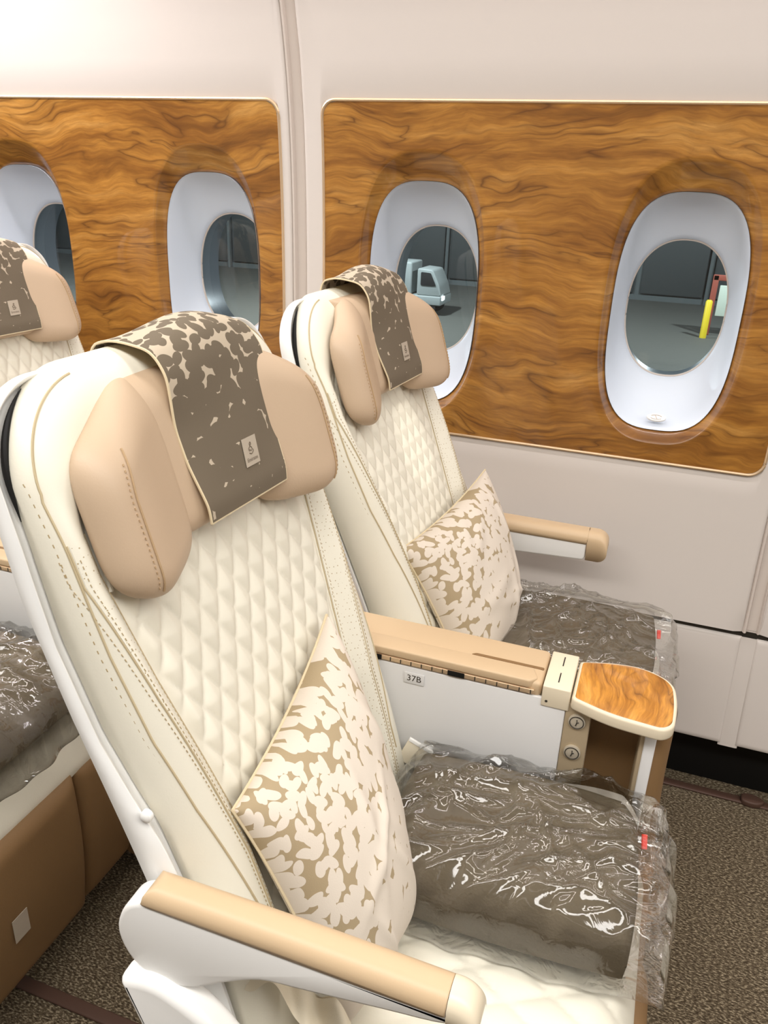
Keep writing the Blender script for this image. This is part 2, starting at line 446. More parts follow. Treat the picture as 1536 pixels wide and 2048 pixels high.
struct(mk('floor', rbox(-6, 5, -3.2, 1.835, -0.03, 0.0, 0), M['carpet']))
struct(mk('ceiling', prism(smooth_poly([(-3.2, 2.2), (-2.0, 2.3), (-0.9, 2.22), (-0.15, 2.3), (0.6, 2.24), (0.75, 2.34), (-0.9, 2.42), (-3.2, 2.34)], 6), 'x', -6, 5, 0), M['ceiling']))
struct(mk('wall_right', rbox(-6, 5, -3.26, -3.2, 0, 2.3, 0), M['wall']))
struct(mk('wall_aft', rbox(-6.06, -6, -3.26, 1.9, 0, 2.4, 0), M['wall']))
struct(mk('wall_forward', rbox(5, 5.06, -3.26, 1.9, 0, 2.4, 0), M['wall']))
bins = mk('overhead_bin', prism(smooth_poly([(0.62, 2.25), (0.78, 2.04), (0.98, 1.98), (1.35, 2.02), (1.5, 2.06), (1.52, 2.3)], 6), 'x', -6, 5, 0), M['ceiling'])
tag(bins, 'pale overhead locker row above the window seats', 'locker', kind='structure')

# panel layout along the wall
WX = {1: (-1.957, -0.910), 2: (-0.800, 0.245), 3: (0.353, 1.40)}
JX = [(-2.04, -2.005), (-0.884, -0.850), (0.277, 0.312), (1.44, 1.475)]
PANEL = [(JX[i][1], JX[i+1][0]) for i in range(3)]
Z_WT, Z_WB, Z_LOW, Z_TOP = 1.530, 0.808, 0.44, 2.09
wall = thing('wall_left', (-0.3, 1.8, 0.0), 'pale beige curved cabin sidewall with glossy wood window panels', None, kind='structure')

def rr_pts(x0, x1, z0, z1, r, per=40, arc=8):
    """Rounded rectangle, counter-clockwise, with a tag of the side each point lies on."""
    out = []
    for i in range(per): out.append(((x0+r)+(x1-x0-2*r)*i/per, z0, 'b'))
    for k in range(arc): t = -math.pi/2+math.pi/2*k/arc; out.append((x1-r+r*math.cos(t), z0+r+r*math.sin(t), 'br'))
    for i in range(per): out.append((x1, (z0+r)+(z1-z0-2*r)*i/per, 'r'))
    for k in range(arc): t = math.pi/2*k/arc; out.append((x1-r+r*math.cos(t), z1-r+r*math.sin(t), 'tr'))
    for i in range(per): out.append(((x1-r)-(x1-x0-2*r)*i/per, z1, 't'))
    for k in range(arc): t = math.pi/2+math.pi/2*k/arc; out.append((x0+r+r*math.cos(t), z1-r+r*math.sin(t), 'tl'))
    for i in range(per): out.append((x0, (z1-r)-(z1-z0-2*r)*i/per, 'l'))
    for k in range(arc): t = math.pi+math.pi/2*k/arc; out.append((x0+r+r*math.cos(t), z0+r+r*math.sin(t), 'bl'))
    return out

R_W = 0.032
def frame_panel(px0, px1, wx0, wx1):
    pts = rr_pts(wx0, wx1, Z_WB, Z_WT, R_W); rings = 15; V = []
    for x, z, s in pts:
        if s in ('b', 't'): ox, oz = x, (Z_LOW+0.002 if s == 'b' else Z_TOP)
        elif s in ('l', 'r'): ox, oz = (px0 if s == 'l' else px1), z
        else:
            cx = wx0+R_W if 'l' in s else wx1-R_W; cz = Z_WB+R_W if 'b' in s else Z_WT-R_W
            ex = px0 if 'l' in s else px1; ez = Z_LOW+0.002 if 'b' in s else Z_TOP
            a, b = abs(x-cx)/R_W, abs(z-cz)/R_W
            if a < b: ox, oz = cx+(ex-cx)*min(1, a/b), ez
            else: ox, oz = ex, cz+(ez-cz)*min(1, b/max(a, 1e-6))
        for k in range(rings):
            t = (k/(rings-1)); xx, zz = x+(ox-x)*t, z+(oz-z)*t
            de = min(abs(xx-px0), abs(xx-px1), 99)
            yy = float(wally(zz)) + float(edge_round(np.array(de), 0.008)) + (0.006 if k == 0 else 0)
            V.append((xx, yy, zz))
    return np.array(V), grid_faces(len(pts), rings, True)

for (px0, px1), i in zip(PANEL, (1, 2, 3)):
    mk('sidewall_panel', frame_panel(px0, px1, *WX[i]), M['wall'], wall, recalc=False)
    # dado panel below the shelf joint
    def dado(A, B, px0=px0, px1=px1):
        x = px0-0.002+(px1-px0+0.004)*(A+1)/2; z = 0.17+(Z_LOW-0.012-0.17)*(B+1)/2
        d = np.minimum(np.minimum(x-px0+0.002, px1+0.002-x), np.minimum(z-0.17, Z_LOW-0.012-z))
        return np.stack([x, wally(z)+0.008+edge_round(d, 0.007), z], -1)
    A_, F_, U_ = grid(lambda A, B: dado(cl(A, 0.97), cl(B, 0.95)), 60, 24)
    mk('dado_panel', (A_, F_, U_), M['wall'], wall, recalc=False)
for j0, j1 in JX:
    xs = [j0-0.001, j0+0.002, j0+0.006, j0+0.009, j1-0.006, j1-0.003, j1+0.001]
    ds = [0.006, 0.000, 0.001, 0.011, 0.011, 0.004, 0.007]
    zs = np.linspace(Z_LOW+0.002, Z_TOP, 60)
    V = [(x, float(wally(z))+d, z) for z in zs for x, d in zip(xs, ds)]
    mk('joint_strip', (np.array(V), grid_faces(len(zs), len(xs))), M['wallgroove'], wall, recalc=False)
    zs = np.linspace(0.165, Z_LOW-0.012, 20)
    V = [(x, float(wally(z))+0.009+d*0.6, z) for z in zs for x, d in zip([j0-0.004, j0, j1, j1+0.004], [0.006, 0.004, 0.004, 0.006])]
    mk('joint_strip', (np.array(V), grid_faces(len(zs), 4)), M['wall'], wall, recalc=False)
mk('shelf_joint', rbox(-2.1, 1.6, float(wally(Z_LOW))+0.012, float(wally(Z_LOW))+0.03, Z_LOW-0.016, Z_LOW+0.006, 0), M['darkmetal'], wall)
struct(mk('kick_gap_shade_left', rbox(-6, 5, 1.79, 1.835, 0.0, 0.20, 0), M['black']))  # black boxes stand in for the shade of the recessed kick gap
mk('kick_gap_back', rbox(-2.1, 1.6, 1.72, 1.80, 0.165, 0.175, 0), M['black'], wall)
# plain sidewall further along the cabin
for k, (a, b) in enumerate(((-6.0, -2.04), (1.475, 5.0))):
    mk('sidewall_panel', grid(lambda A, B, a=a, b=b: np.stack([a+(b-a)*(A+1)/2, wally(0.1+(Z_TOP-0.1)*(B+1)/2), 0.1+(Z_TOP-0.1)*(B+1)/2], -1), 6, 40), M['wall'], wall, recalc=False)

# windows
WIN_X = [-1.690, -1.122, -0.560, 0.008]
ZC, WHX, WHZ, WEXP = 1.124, 0.1325, 0.250, 3.0        # outline where wood meets reveal
FZC, FHX, FHZ, FEXP = 1.142, 0.150, 0.292, 2.7        # outline of the dished flare
PX, PZ, PZC, PY = 0.108, 0.152, 1.125, 1.955          # clear pane
def sup(th, hx, hz, e):
    c, s = np.cos(th), np.sin(th)
    rad = (np.abs(c/hx)**e + np.abs(s/hz)**e)**(-1.0/e)
    return rad*c, rad*s
def rect_hit(cx, cz, th, x0, x1, z0, z1, radii):
    """Ray from (cx,cz) to a rectangle whose corners may be rounded (bisection)."""
    c, s = math.cos(th), math.sin(th)
    def inside(t):
        x, z = cx+c*t, cz+s*t
        if not (x0 <= x <= x1 and z0 <= z <= z1): return False
        for (kx, kz), r in radii.items():
            if r <= 0: continue
            ax = x0+r if kx < 0 else x1-r; az = z0+r if kz < 0 else z1-r
            if (x-ax)*kx > 0 and (z-az)*kz > 0 and math.hypot(x-ax, z-az) > r: return False
        return True
    lo, hi = 0.0, 2.0
    for _ in range(40):
        mid = (lo+hi)/2
        if inside(mid): lo = mid
        else: hi = mid
    return lo
def wood_cell(cx, x0, x1, side):
    z0, z1 = Z_WB+0.002, Z_WT-0.002
    radii = {(side, -1): R_W, (side, 1): R_W}
    ths = set(np.linspace(0, 2*math.pi, 176, endpoint=False))
    for ex in (x0, x1):
        for ez in (z0, z1):
            b = math.atan2(ez-ZC, ex-cx) % (2*math.pi)
            for q in (-0.02, -0.01, 0, 0.01, 0.02): ths.add((b+q) % (2*math.pi))
    ths = np.array(sorted(ths)); V = []
    dep = 0.026
    for th in ths:
        ix, iz = sup(np.array([th]), WHX, WHZ, WEXP); ix, iz = ix[0], iz[0]
        ri = math.hypot(ix, iz)
        # flare radius along the same ray from the window centre
        lo, hi = 0.0, 1.0
        for _ in range(40):
            t = (lo+hi)/2; fx, fz = t*math.cos(th), t*math.sin(th)+ZC-FZC
            if (abs(fx)/FHX)**FEXP+(abs(fz)/FHZ)**FEXP < 1: lo = t
            else: hi = t
        rf = max(lo, ri+0.014); ro = rect_hit(cx, ZC, th, x0, x1, z0, z1, radii); rf = min(rf, ro-0.004)
        rad = [(ri, dep+0.004), (ri+0.002, dep), (ri+(rf-ri)*0.2, dep*0.93), (ri+(rf-ri)*0.4, dep*0.74), (ri+(rf-ri)*0.6, dep*0.50), (ri+(rf-ri)*0.8, dep*0.24), (ri+(rf-ri)*0.93, dep*0.06), (rf, 0), (rf+(ro-rf)*0.06, -0.0003)]
        rad += [(rf+(ro-rf)*k, 0) for k in (0.2, 0.4, 0.6, 0.8, 0.97)] + [(ro, 0.0)]
        for q, d in rad:
            x, z = cx+q*math.cos(th), ZC+q*math.sin(th); V.append((x, float(wally(z))-0.001+d, z))
    return np.array(V), grid_faces(len(ths), len(rad), True)
trim_i = 1
for i in (1, 2, 3):
    x0, x1 = WX[i][0]+0.002, WX[i][1]-0.002
    g = Geo()
    if i < 3:
        wa, wb = WIN_X[(i-1)*2], WIN_X[(i-1)*2+1]; mid = (wa+wb)/2
    else:
        wa, wb = WIN_X[3]+0.565+0.0, WIN_X[3]+1.13; mid = (wa+wb)/2
    g.add(*wood_cell(wa, x0, mid, -1)); g.add(*wood_cell(wb, mid, x1, 1))
    bmw = bmesh.new()
    mk('wood_panel', g, M['wood'], wall, recalc=False, sharp=None)
    pts = [(x, float(wally(z))+0.0005, z) for x, z, s in rr_pts(WX[i][0]-0.001, WX[i][1]+0.001, Z_WB-0.001, Z_WT+0.001, R_W)]
    o = mk('trim_%d' % trim_i, tube(pts, 0.0038, 8, True), M['champagne']); o['kind'] = 'structure'; o['label'] = 'thin champagne edge trim around a wood window panel'; trim_i += 1

TH = np.linspace(0, 2*math.pi, 128, endpoint=False)
def make_window(cx, n):
    w = thing('window_%d' % n, (cx, 1.83, ZC), 'oval cabin window with pale blue-grey funnel reveal', None, kind='structure')
    a, b = sup(TH, WHX-0.0005, WHZ-0.0005, WEXP); c, d = sup(TH, PX, PZ, 2.25)
    prof = [(0.0, -0.004), (0.0, 0.0), (0.03, 0.004), (0.07, 0.013), (0.16, 0.034), (0.32, 0.060), (0.52, 0.083), (0.72, 0.100), (0.88, 0.112), (0.97, 0.120), (1.0, 0.128)]
    V = []
    for k in range(len(TH)):
        for t, dy in prof:
            x = a[k]*(1-t)+c[k]*t; z = (ZC+b[k])*(1-t)+(PZC+d[k])*t
            y = float(wally(ZC+b[k]))+0.026
            V.append((cx+x, y*(1-dy/0.128)+PY*(dy/0.128) if dy > 0 else y+dy, z))
    mk('window_reveal', (np.array(V), grid_faces(len(TH), len(prof), True)), M['reveal'], w, recalc=False, sharp=None)
    # gasket and panes
    ring = [(cx+c[k]*1.0, PY, PZC+d[k]*1.0) for k in range(len(TH))]
    mk('gasket', tube(ring, 0.003, 6, True), M['wallgroove'], w)
    for yy, s in ((PY+0.004, 1.02), (PY+0.05, 1.05)):
        V = [(cx, yy, PZC)]+[(cx+c[k]*s, yy, PZC+d[k]*s) for k in range(len(TH))]
        mk('pane', (np.array(V), [(0, 1+k, 1+(k+1) % len(TH)) for k in range(len(TH))]), M['glass'], w, recalc=False, smooth=False)
    # outer tunnel through the fuselage skin
    V = [];
    for k in range(len(TH)):
        for s, yy in ((1.0, PY), (1.04, PY+0.03), (1.06, PY+0.10), (1.9, PY+0.101)): V.append((cx+c[k]*s, yy, PZC+d[k]*s))
    mk('outer_frame', (np.array(V), grid_faces(len(TH), 4, True)), M['tunnel'], w, recalc=False)
    # oval pull badge on the sill
    bz = ZC-WHZ+0.024; by = float(wally(bz))+0.026+0.010
    el = np.array([(0.021*math.cos(q), 0.0095*math.sin(q)) for q in np.linspace(0, 2*math.pi, 28, endpoint=False)])
    bm = prism(el, 'z', 0, 0.007, 0.002); V, Fc = bm
    nrm = np.array((0, -0.80, 0.60)); P = place_flat(V, (cx, by, bz), (1, 0, 0), np.cross(nrm, (1, 0, 0)), nrm, -0.001)
    bd = mk('badge', (P, Fc), M['white'], w)
    g = Geo()
    for q0, q1, sx in ((0.5, 2.6, 1), (3.6, 5.7, 1)):
        g.add(*tube([tuple(place_flat(np.array([[0.013*math.cos(q), 0.005*math.sin(q), 0.0]]), (cx, by, bz), (1, 0, 0), np.cross(nrm, (1, 0, 0)), nrm, 0.0062)[0]) for q in np.linspace(q0, q1, 9)], 0.0009, 5))
    g.add(*tube([tuple(place_flat(np.array([p]), (cx, by, bz), (1, 0, 0), np.cross(nrm, (1, 0, 0)), nrm, 0.0062)[0]) for p in ((-0.003, 0.004, 0), (0.002, -0.004, 0))], 0.0009, 5))
    mk('emblem', g, M['wallgroove'], bd)
for n, cx in enumerate(WIN_X, 1): make_window(cx, n)
make_window(WIN_X[3]+0.565, 5); make_window(WIN_X[3]+1.13, 6)

# seat tracks in the floor
for k, (ty, xa, xb) in enumerate(((1.735, -5.0, 0.55), (0.725, -5.0, 4.0))):
    o = mk('trim_%d' % (trim_i+k), rbox(xa, xb, ty-0.012, ty+0.012, 0.0, 0.006, 0.003), M['track']); o['kind'] = 'structure'; o['label'] = 'dark seat track cover let into the carpet'
tc = mk('track_end_cap', prism(smooth_poly([(0.36, 1.722), (0.39, 1.718), (0.41, 1.735), (0.39, 1.752), (0.36, 1.748)], 5), 'z', 0.0, 0.016, 0.004), M['track'])
tag(tc, 'dark rounded end cap on the seat track by the wall', 'cap')
# ------------------------------------------------------------------ seats
SEAT_O = (-0.15, 0.755, 0.0)          # root of the first seat; the others are copies
YC = 0.755
_zt = np.array([0.44, 0.535, 0.628, 0.764, 0.874, 0.988, 1.06, 1.12, 1.2])
_xt = np.array([-0.272, -0.297, -0.318, -0.361, -0.405, -0.446, -0.469, -0.487, -0.508])
_pf = np.polyfit(_zt, _xt, 3)
def PF(z): return np.polyval(_pf, z)
ZB, ZT, HW, RC = 0.43, 1.205, 0.246, 0.100
def taper(z): return 0.0*z
def hwz(z, hw=HW, zt=ZT, rc=RC):
    hw = hw-taper(z); t = np.clip(z-(zt-rc), 0, rc); return hw-rc+np.sqrt(np.maximum(rc*rc-t*t, 0))
def dedge(y, z, hw=HW, zt=ZT, rc=RC):
    hw = hw-taper(z); qx = np.abs(y)-(hw-rc); qz = z-(zt-rc)
    return np.where((qx > 0) & (qz > 0), rc-np.hypot(np.maximum(qx, 0), np.maximum(qz, 0)), np.minimum(hw-np.abs(y), zt-z))
def qh(z):                            # half width of the quilted field
    return np.interp(z, [0.43, 0.70, 0.80, 0.90, 1.02, 1.2], [0.150, 0.158, 0.174, 0.192, 0.209, 0.21])
def bolster(y, z):
    q = qh(z); a = np.abs(y)
    inn = 1-st(q-0.004, q+0.030, a)
    fade = 1-st(1.05, 1.12, z)
    crown = 0.007*np.sin(np.pi*np.clip((a-q)/(HW-q), 0, 1))
    return (-0.020*inn+crown)*fade - 0.004*(1-fade)
def BO(z):                            # where leather meets shell on the side, measured back from the front
    return np.interp(z, [0.44, 0.70, 0.75, 0.80, 0.86, 0.96, 1.06, 1.16, 1.2], [-0.03, -0.03, -0.033, -0.046, -0.057, -0.058, -0.047, -0.040, -0.038])
def RO(z):                            # rear face of the shell
    return np.interp(z, [0.44, 0.7, 0.88, 1.0, 1.10, 1.2], [-0.085, -0.088, -0.090, -0.086, -0.074, -0.062])
def FB(y, z):                         # front surface of the backrest; y measured from the seat centre
    return PF(z)+bolster(y, z)-edge_round(dedge(y, z), 0.038)

def back_meshes(s, wide):
    bo = BO if wide else (lambda z: BO(z)*st(0.98, 1.08, z)+np.minimum(BO(z), RO(z)+0.012)*(1-st(0.98, 1.08, z)))
    # ---- backrest leather
    def fr(A, B):
        z = ZB+(ZT-ZB)*(1-(1-(B+1)/2)**1.35); y = A*hwz(z); return np.stack([FB(y, z), YC+y, z], -1)
    def bk(A, B):
        z = ZB+(ZT-ZB)*(1-(1-(B+1)/2)**1.35); y = A*hwz(z); return np.stack([PF(z)+bo(z)-0.004+0*y, YC+y, z], -1)
    mk('backrest', slab(fr, bk, 90, 110), M['cream'], s, sharp=None)
    # ---- shell behind it
    SH, SZ, SR = 0.260, 1.200, 0.078
    def sf(A, B):
        z = 0.40+(SZ-0.40)*(1-(1-(B+1)/2)**1.35); y = A*hwz(z, SH, SZ, SR); d = dedge(y, z, SH, SZ, SR)
        return np.stack([PF(np.maximum(z, 0.44))+bo(z)+0.002-0.010*st(0.0, 0.012, d), YC+y, z], -1)
    def sb(A, B):
        z = 0.40+(SZ-0.40)*(1-(1-(B+1)/2)**1.35); y = A*hwz(z, SH, SZ, SR); d = dedge(y, z, SH, SZ, SR)
        return np.stack([PF(np.maximum(z, 0.44))+RO(z)+edge_round(d, 0.022)*0.9, YC+y, z], -1)
    sh = mk('shell', slab(sf, sb, 60, 70), M['white'], s, sharp=None)
    # black tubes stand in for the shade in the shell gap at the upper corners
    for sg in (-1, 1):
        pts = []; rad = []
        for t in np.linspace(-0.25, 1.0, 26):
            if t < 0: y_, z_ = HW+0.001, ZT-RC+t*RC
            else: y_, z_ = HW-RC+(RC+0.001)*math.cos(t), ZT-RC+(RC+0.001)*math.sin(t)
            pts.append((float(PF(z_)+bo(z_))-0.001, YC+sg*y_, z_)); rad.append(0.0004+0.0032*math.sin(math.pi*(t+0.25)/1.25))
        mk('shell_gap', tube(pts, rad, 8), M['black'], sh)
    return 'ok'

def build_seat():
    s = thing('passenger_seat', SEAT_O, '', 'seat', 'premium cabin seats')
    back_meshes(s, True)
    # ---- quilted field with real puffs
    W_, H_ = 0.037, 0.064
    def qf(A, B):
        z = 0.45+(1.10-0.45)*(B+1)/2; y = A*(qh(z)+0.002); s_ = 1.065*(1.2-z)
        p = y/W_+s_/H_; q = y/W_-s_/H_
        tp = np.abs(2*(p-np.floor(p))-1); tq = np.abs(2*(q-np.floor(q))-1)
        puff = 0.55*np.sqrt(np.maximum(0, (1-tp**2.4)*(1-tq**2.4)))+0.45*np.minimum(1-tp, 1-tq)
        e = st(0, 0.02, qh(z)+0.002-np.abs(y))
        return np.stack([PF(z)-0.0195+0.0085*puff*e+0.001*e, YC+y, z], -1)
    mk('quilted_panel', grid(qf, 150, 260), M['cream'], s, recalc=False, sharp=None)
    # ---- perforated strips, seams and stitching
    st_geo = Geo(); se_geo = Geo()
    def line(fy, z0, z1, n=60, lift=0.0006):
        return [(float(FB(fy(z), z))+lift, YC+fy(z), z) for z in np.linspace(z0, z1, n)]
    for sg in (-1, 1):
        def pf_(A, B, sg=sg):
            z = 0.47+(1.06-0.47)*(B+1)/2; y = sg*(qh(z)+0.003+0.026*(A+1)/2); return np.stack([FB(y, z)+0.0008, YC+y, z], -1)
        mk('perforated_strip', grid(pf_, 8, 60), M['perf'], s, recalc=False, sharp=None)
        se_geo.add(*tube(line(lambda z: sg*(qh(z)+0.002), 0.47, 1.06), 0.0011, 5))
        se_geo.add(*tube(line(lambda z: sg*(qh(z)+0.030), 0.47, 1.06), 0.0011, 5))
        for off in (0.0055, 0.0265, 0.035):
            d_ = dashes(line(lambda z: sg*(qh(z)+off), 0.48, 1.05, 80, 0.0010), 0.003, 0.0032, 0.0005); st_geo.add(d_.v, d_.f)
        # outer seam that runs from the side edge to the front as it comes down
        fo = lambda z: sg*(HW-taper(z)-np.interp(z, [0.60, 0.70, 0.78, 0.86, 0.95, 1.10], [0.050, 0.032, 0.018, 0.009, 0.006, 0.006]))
        pts = line(fo, 0.56, 1.10, 70)
        arc = [(float(FB(sg*(HW-RC+(RC-0.007)*math.cos(t)), ZT-RC+(RC-0.007)*math.sin(t)))+0.0006, YC+sg*(HW-RC+(RC-0.007)*math.cos(t)), ZT-RC+(RC-0.007)*math.sin(t)) for t in np.linspace(0.02, 1.45, 24)]
        se_geo.add(*tube(pts+arc, 0.0013, 5))
        fo2 = lambda z: fo(z)+sg*0.003
        p2 = [(x-0.0025, y, z) for x, y, z in line(fo2, 0.56, 1.12, 80, 0.0008)]
        d_ = dashes(p2, 0.0035, 0.0065, 0.0009); st_geo.add(d_.v, d_.f)
    mk('seam', se_geo, M['seam'], s)
    mk('stitching', st_geo, M['stitch'], s, kind='stuff')
    # ---- headrest: padded middle and two folded wings
    def xh(z): return -0.446-0.30*(z-1.06)
    YH = YC-0.006
    HZ0, HZ1 = 1.010, 1.184
    def hr(A, B, sg, back):
        zz = HZ0+(HZ1-HZ0)*(B+1)/2; y = A*0.125
        d = smin(0.125-np.abs(y), zz-HZ0, HZ1-zz)
        if back: return np.stack([xh(zz)+0.075*y-0.060+edge_round(d, 0.02), YH+y, zz], -1)
        return np.stack([xh(zz)+0.075*y-edge_round(d, 0.030)-0.008*(np.abs(y)/0.125)**6, YH+y, zz], -1)
    h = mk('headrest', slab(lambda A, B: hr(A, B, 0, False), lambda A, B: hr(A, B, 0, True), 40, 50), M['beige'], s, sharp=None)
    for sg in (-1, 1):
        def out_z(t):      # lower and upper edge of the wing from hinge (0) to tip (1)
            lo = 0.988-0.006*t+0.010*st(0.6, 1.0, t); hi = 1.190-0.014*t-0.034*st(0.1, 1.0, t)**1.4
            return lo, hi
        def wg(A, B, back, sg=sg):
            m = np.maximum(np.maximum(np.abs(A), np.abs(B)), 1e-6)
            sq = (np.abs(A/m)**4.4+np.abs(B/m)**4.4)**(-1/4.4); A2 = A*sq; B2 = B*sq
            t = (A2+1)/2; lo, hi = out_z(t)
            zz = lo+(hi-lo)*(B2+1)/2; a = 0.066+0.148*t
            y = sg*a
            de = (1-m)*0.078
            fwd = -0.002+0.032*st(0.0, 0.8, t)
            if back: return np.stack([xh(zz)+0.075*y+fwd-0.050+edge_round(de, 0.018), YH+y, zz], -1)
            return np.stack([xh(zz)+0.075*y+fwd-edge_round(de, 0.034)*0.95, YH+y, zz], -1)
        wgo = mk('headrest_wing', slab(lambda A, B: wg(A, B, False), lambda A, B: wg(A, B, True), 48, 56, 0.75), M['beige'], h, sharp=None)
        # welt seam and stitches on the wing's outer edge
        def on_wing(a2, b2):
            m2 = max(abs(a2), abs(b2), 1e-6); q_ = (abs(a2/m2)**4.4+abs(b2/m2)**4.4)**(-1/4.4)
            P = wg(np.array([[a2/q_]]), np.array([[b2/q_]]), False)[0, 0]; return (P[0]+0.0008, P[1], P[2])
        pts = [on_wing(0.56-0.28*max(0, b-0.25)**1.5-0.10*max(0, -b-0.5), b) for b in np.linspace(-0.84, 0.80, 46)]
        mk('welt', tube(pts, 0.0011, 6), M['stitchbeige'], wgo)
        p2 = [on_wing(0.635-0.28*max(0, b-0.25)**1.5-0.10*max(0, -b-0.5), b) for b in np.linspace(-0.80, 0.72, 46)]
        mk('stitching', dashes(p2, 0.0024, 0.0036, 0.0007), M['stitchbeige'], wgo, kind='stuff')
        # cream guide piping beside the headrest
        pts = [(float(FB(sg*yy, z))+0.003, YC+sg*yy, z) for yy, z in zip(np.linspace(0.186, 0.206, 12), np.linspace(1.085, 1.00, 12))]
        mk('piping', tube(pts, 0.003, 8), M['cream'], s)
    # ---- seat cushion, quilted
    CX0, CX1, CHW = -0.31, 0.105, 0.243
    W2, H2 = 0.058, 0.10
    def cu(A, B, back):
        x = CX0+(CX1-CX0)*(A+1)/2; y = B*CHW*(1-0.05*st(0.03, 0.105, x))
        hw = CHW*(1-0.05*st(0.03, 0.105, x))
        if back: return np.stack([x-0.012*st(0.05, 0.105, x), YC+y, 0.375+0*x], -1)
        dy = hw-np.abs(y); dx = CX1-x
        q = 0.168
        p = y/W2+x/H2; r = y/W2-x/H2
        tp = np.abs(2*(p-np.floor(p))-1); tq = np.abs(2*(r-np.floor(r))-1)
        puff = np.sqrt(np.maximum(0, (1-tp**2.6)*(1-tq**2.6)))*st(0, 0.02, q-np.abs(y))*st(0.0, 0.03, dx)
        z = 0.462+0.010*st(q-0.01, q+0.04, np.abs(y))+0.008*puff-edge_round(dy, 0.045)-edge_round(dx, 0.070)*0.98+0.008*np.sin(np.pi*np.clip((x-CX0)/(CX1-CX0), 0, 1))
        return np.stack([x, YC+y, z], -1)
    c = mk('seat_cushion', slab(lambda A, B: cu(A, B, False), lambda A, B: cu(A, B, True), 150, 120, 0.55), M['cream'], s, sharp=None)
    # ---- leg rest: brown leather in two upholstered panels with a crease
    def leg_panel(y0, y1, xf):
        def fn(A, B, back):
            y = y0+(y1-y0)*(A+1)/2; z = 0.085+(0.402-0.085)*(B+1)/2
            d = smin(y-y0, y1-y, z-0.085, 0.402-z)
            bul = 0.010*np.sin(np.pi*np.clip((z-0.085)/0.317, 0, 1))
            if back: return np.stack([xf-0.055+edge_round(d, 0.012), YC+y, z], -1)
            return np.stack([xf+bul-edge_round(d, 0.030)*0.9-0.05*(0.40-z), YC+y, z], -1)
        return slab(lambda A, B: fn(A, B, False), lambda A, B: fn(A, B, True), 34, 40, 0.7)
    lr = mk('leg_rest', leg_panel(-0.243, 0.098, 0.122), M['brown'], s, sharp=None)
    mk('leg_rest_side_panel', leg_panel(0.100, 0.243, 0.114), M['brown'], lr, sharp=None)
    V, Fc = rbox(-0.0005, 0.0005, -0.016, 0.016, -0.024, 0.024, 0)
    mk('fabric_tab', (V*np.array([1, 1, 1])+np.array([0.1265, YC-0.075, 0.235]), Fc), M['tagpaper'], lr)
    # ---- structure under the cushion
    mk('seat_pan', rbox(-0.30, 0.055, YC-0.23, YC+0.23, 0.30, 0.378, 0.012), M['darkmetal'], s)
    for x in (-0.24, 0.0):
        for sg in (-1, 1):
            mk('floor_leg', tube([(x, YC+sg*0.16, 0.31), (x-0.03, YC+sg*0.16, 0.012), (x-0.03, YC+sg*0.16, 0.0)], [0.018, 0.016, 0.024], 10), M['darkmetal'], s)
    return s

seat_b = build_seat()
seat_b['label'] = 'cream quilted seat nearest the aisle with seat number plate beside it'

BACK = {'backrest', 'shell', 'quilted_panel', 'perforated_strip', 'seam', 'stitching', 'headrest', 'piping'}
def base(n): return n.split('.')[0]
tmp = thing('variant', SEAT_O, 'x', 'x'); back_meshes(tmp, False)      # seats without an aisle side: leather wraps further round
narrow = {base(c.name): c.data for c in tmp.children}
narrow_gap = [g.data for c in tmp.children for g in c.children]
for c in list(tmp.children):
    for g in list(c.children): bpy.data.objects.remove(g)
    bpy.data.objects.remove(c)
bpy.data.objects.remove(tmp)
def narrow_back(seat):
    for c in seat.children:
        if base(c.name) in narrow: c.data = narrow[base(c.name)]
        if base(c.name) == 'shell':
            for g, d in zip(c.children, narrow_gap): g.data = d
def copy_tree(o, parent=None):
    c = o.copy(); col.objects.link(c); c.parent = parent
    for ch in list(o.children): copy_tree(ch, c)
    return c
PITCH_X, SPACE_Y = -0.957, 0.65
seat_a = copy_tree(seat_b); seat_a.location = (SEAT_O[0], SEAT_O[1]+SPACE_Y, 0); seat_a['label'] = 'cream quilted window seat behind the middle console, below two oval windows'
seat_38a = copy_tree(seat_b); seat_38a.location = (SEAT_O[0]+PITCH_X, SEAT_O[1]+SPACE_Y, 0); seat_38a['label'] = 'cream window seat of the row behind, headrest cut by the left edge'
seat_38b = copy_tree(seat_b); seat_38b.location = (SEAT_O[0]+PITCH_X, SEAT_O[1], 0); seat_38b['label'] = 'seat of the row behind with brown leg rest at lower left'

for q in (seat_a, seat_38a, seat_38b): narrow_back(q)
def recline(seat, deg):
    pv = Vector((-0.27+0.15, 0, 0.46))
    R = Matrix.Translation(pv) @ Matrix.Rotation(math.radians(-deg), 4, 'Y') @ Matrix.Translation(-pv)
    for ch in seat.children:
        if base(ch.name) in BACK and base(ch.name) != 'headrest': ch.matrix_basis = R
        elif base(ch.name) == 'headrest': ch.matrix_basis = Matrix.Translation((-0.022, 0, -0.002))
recline(seat_a, 2.6)

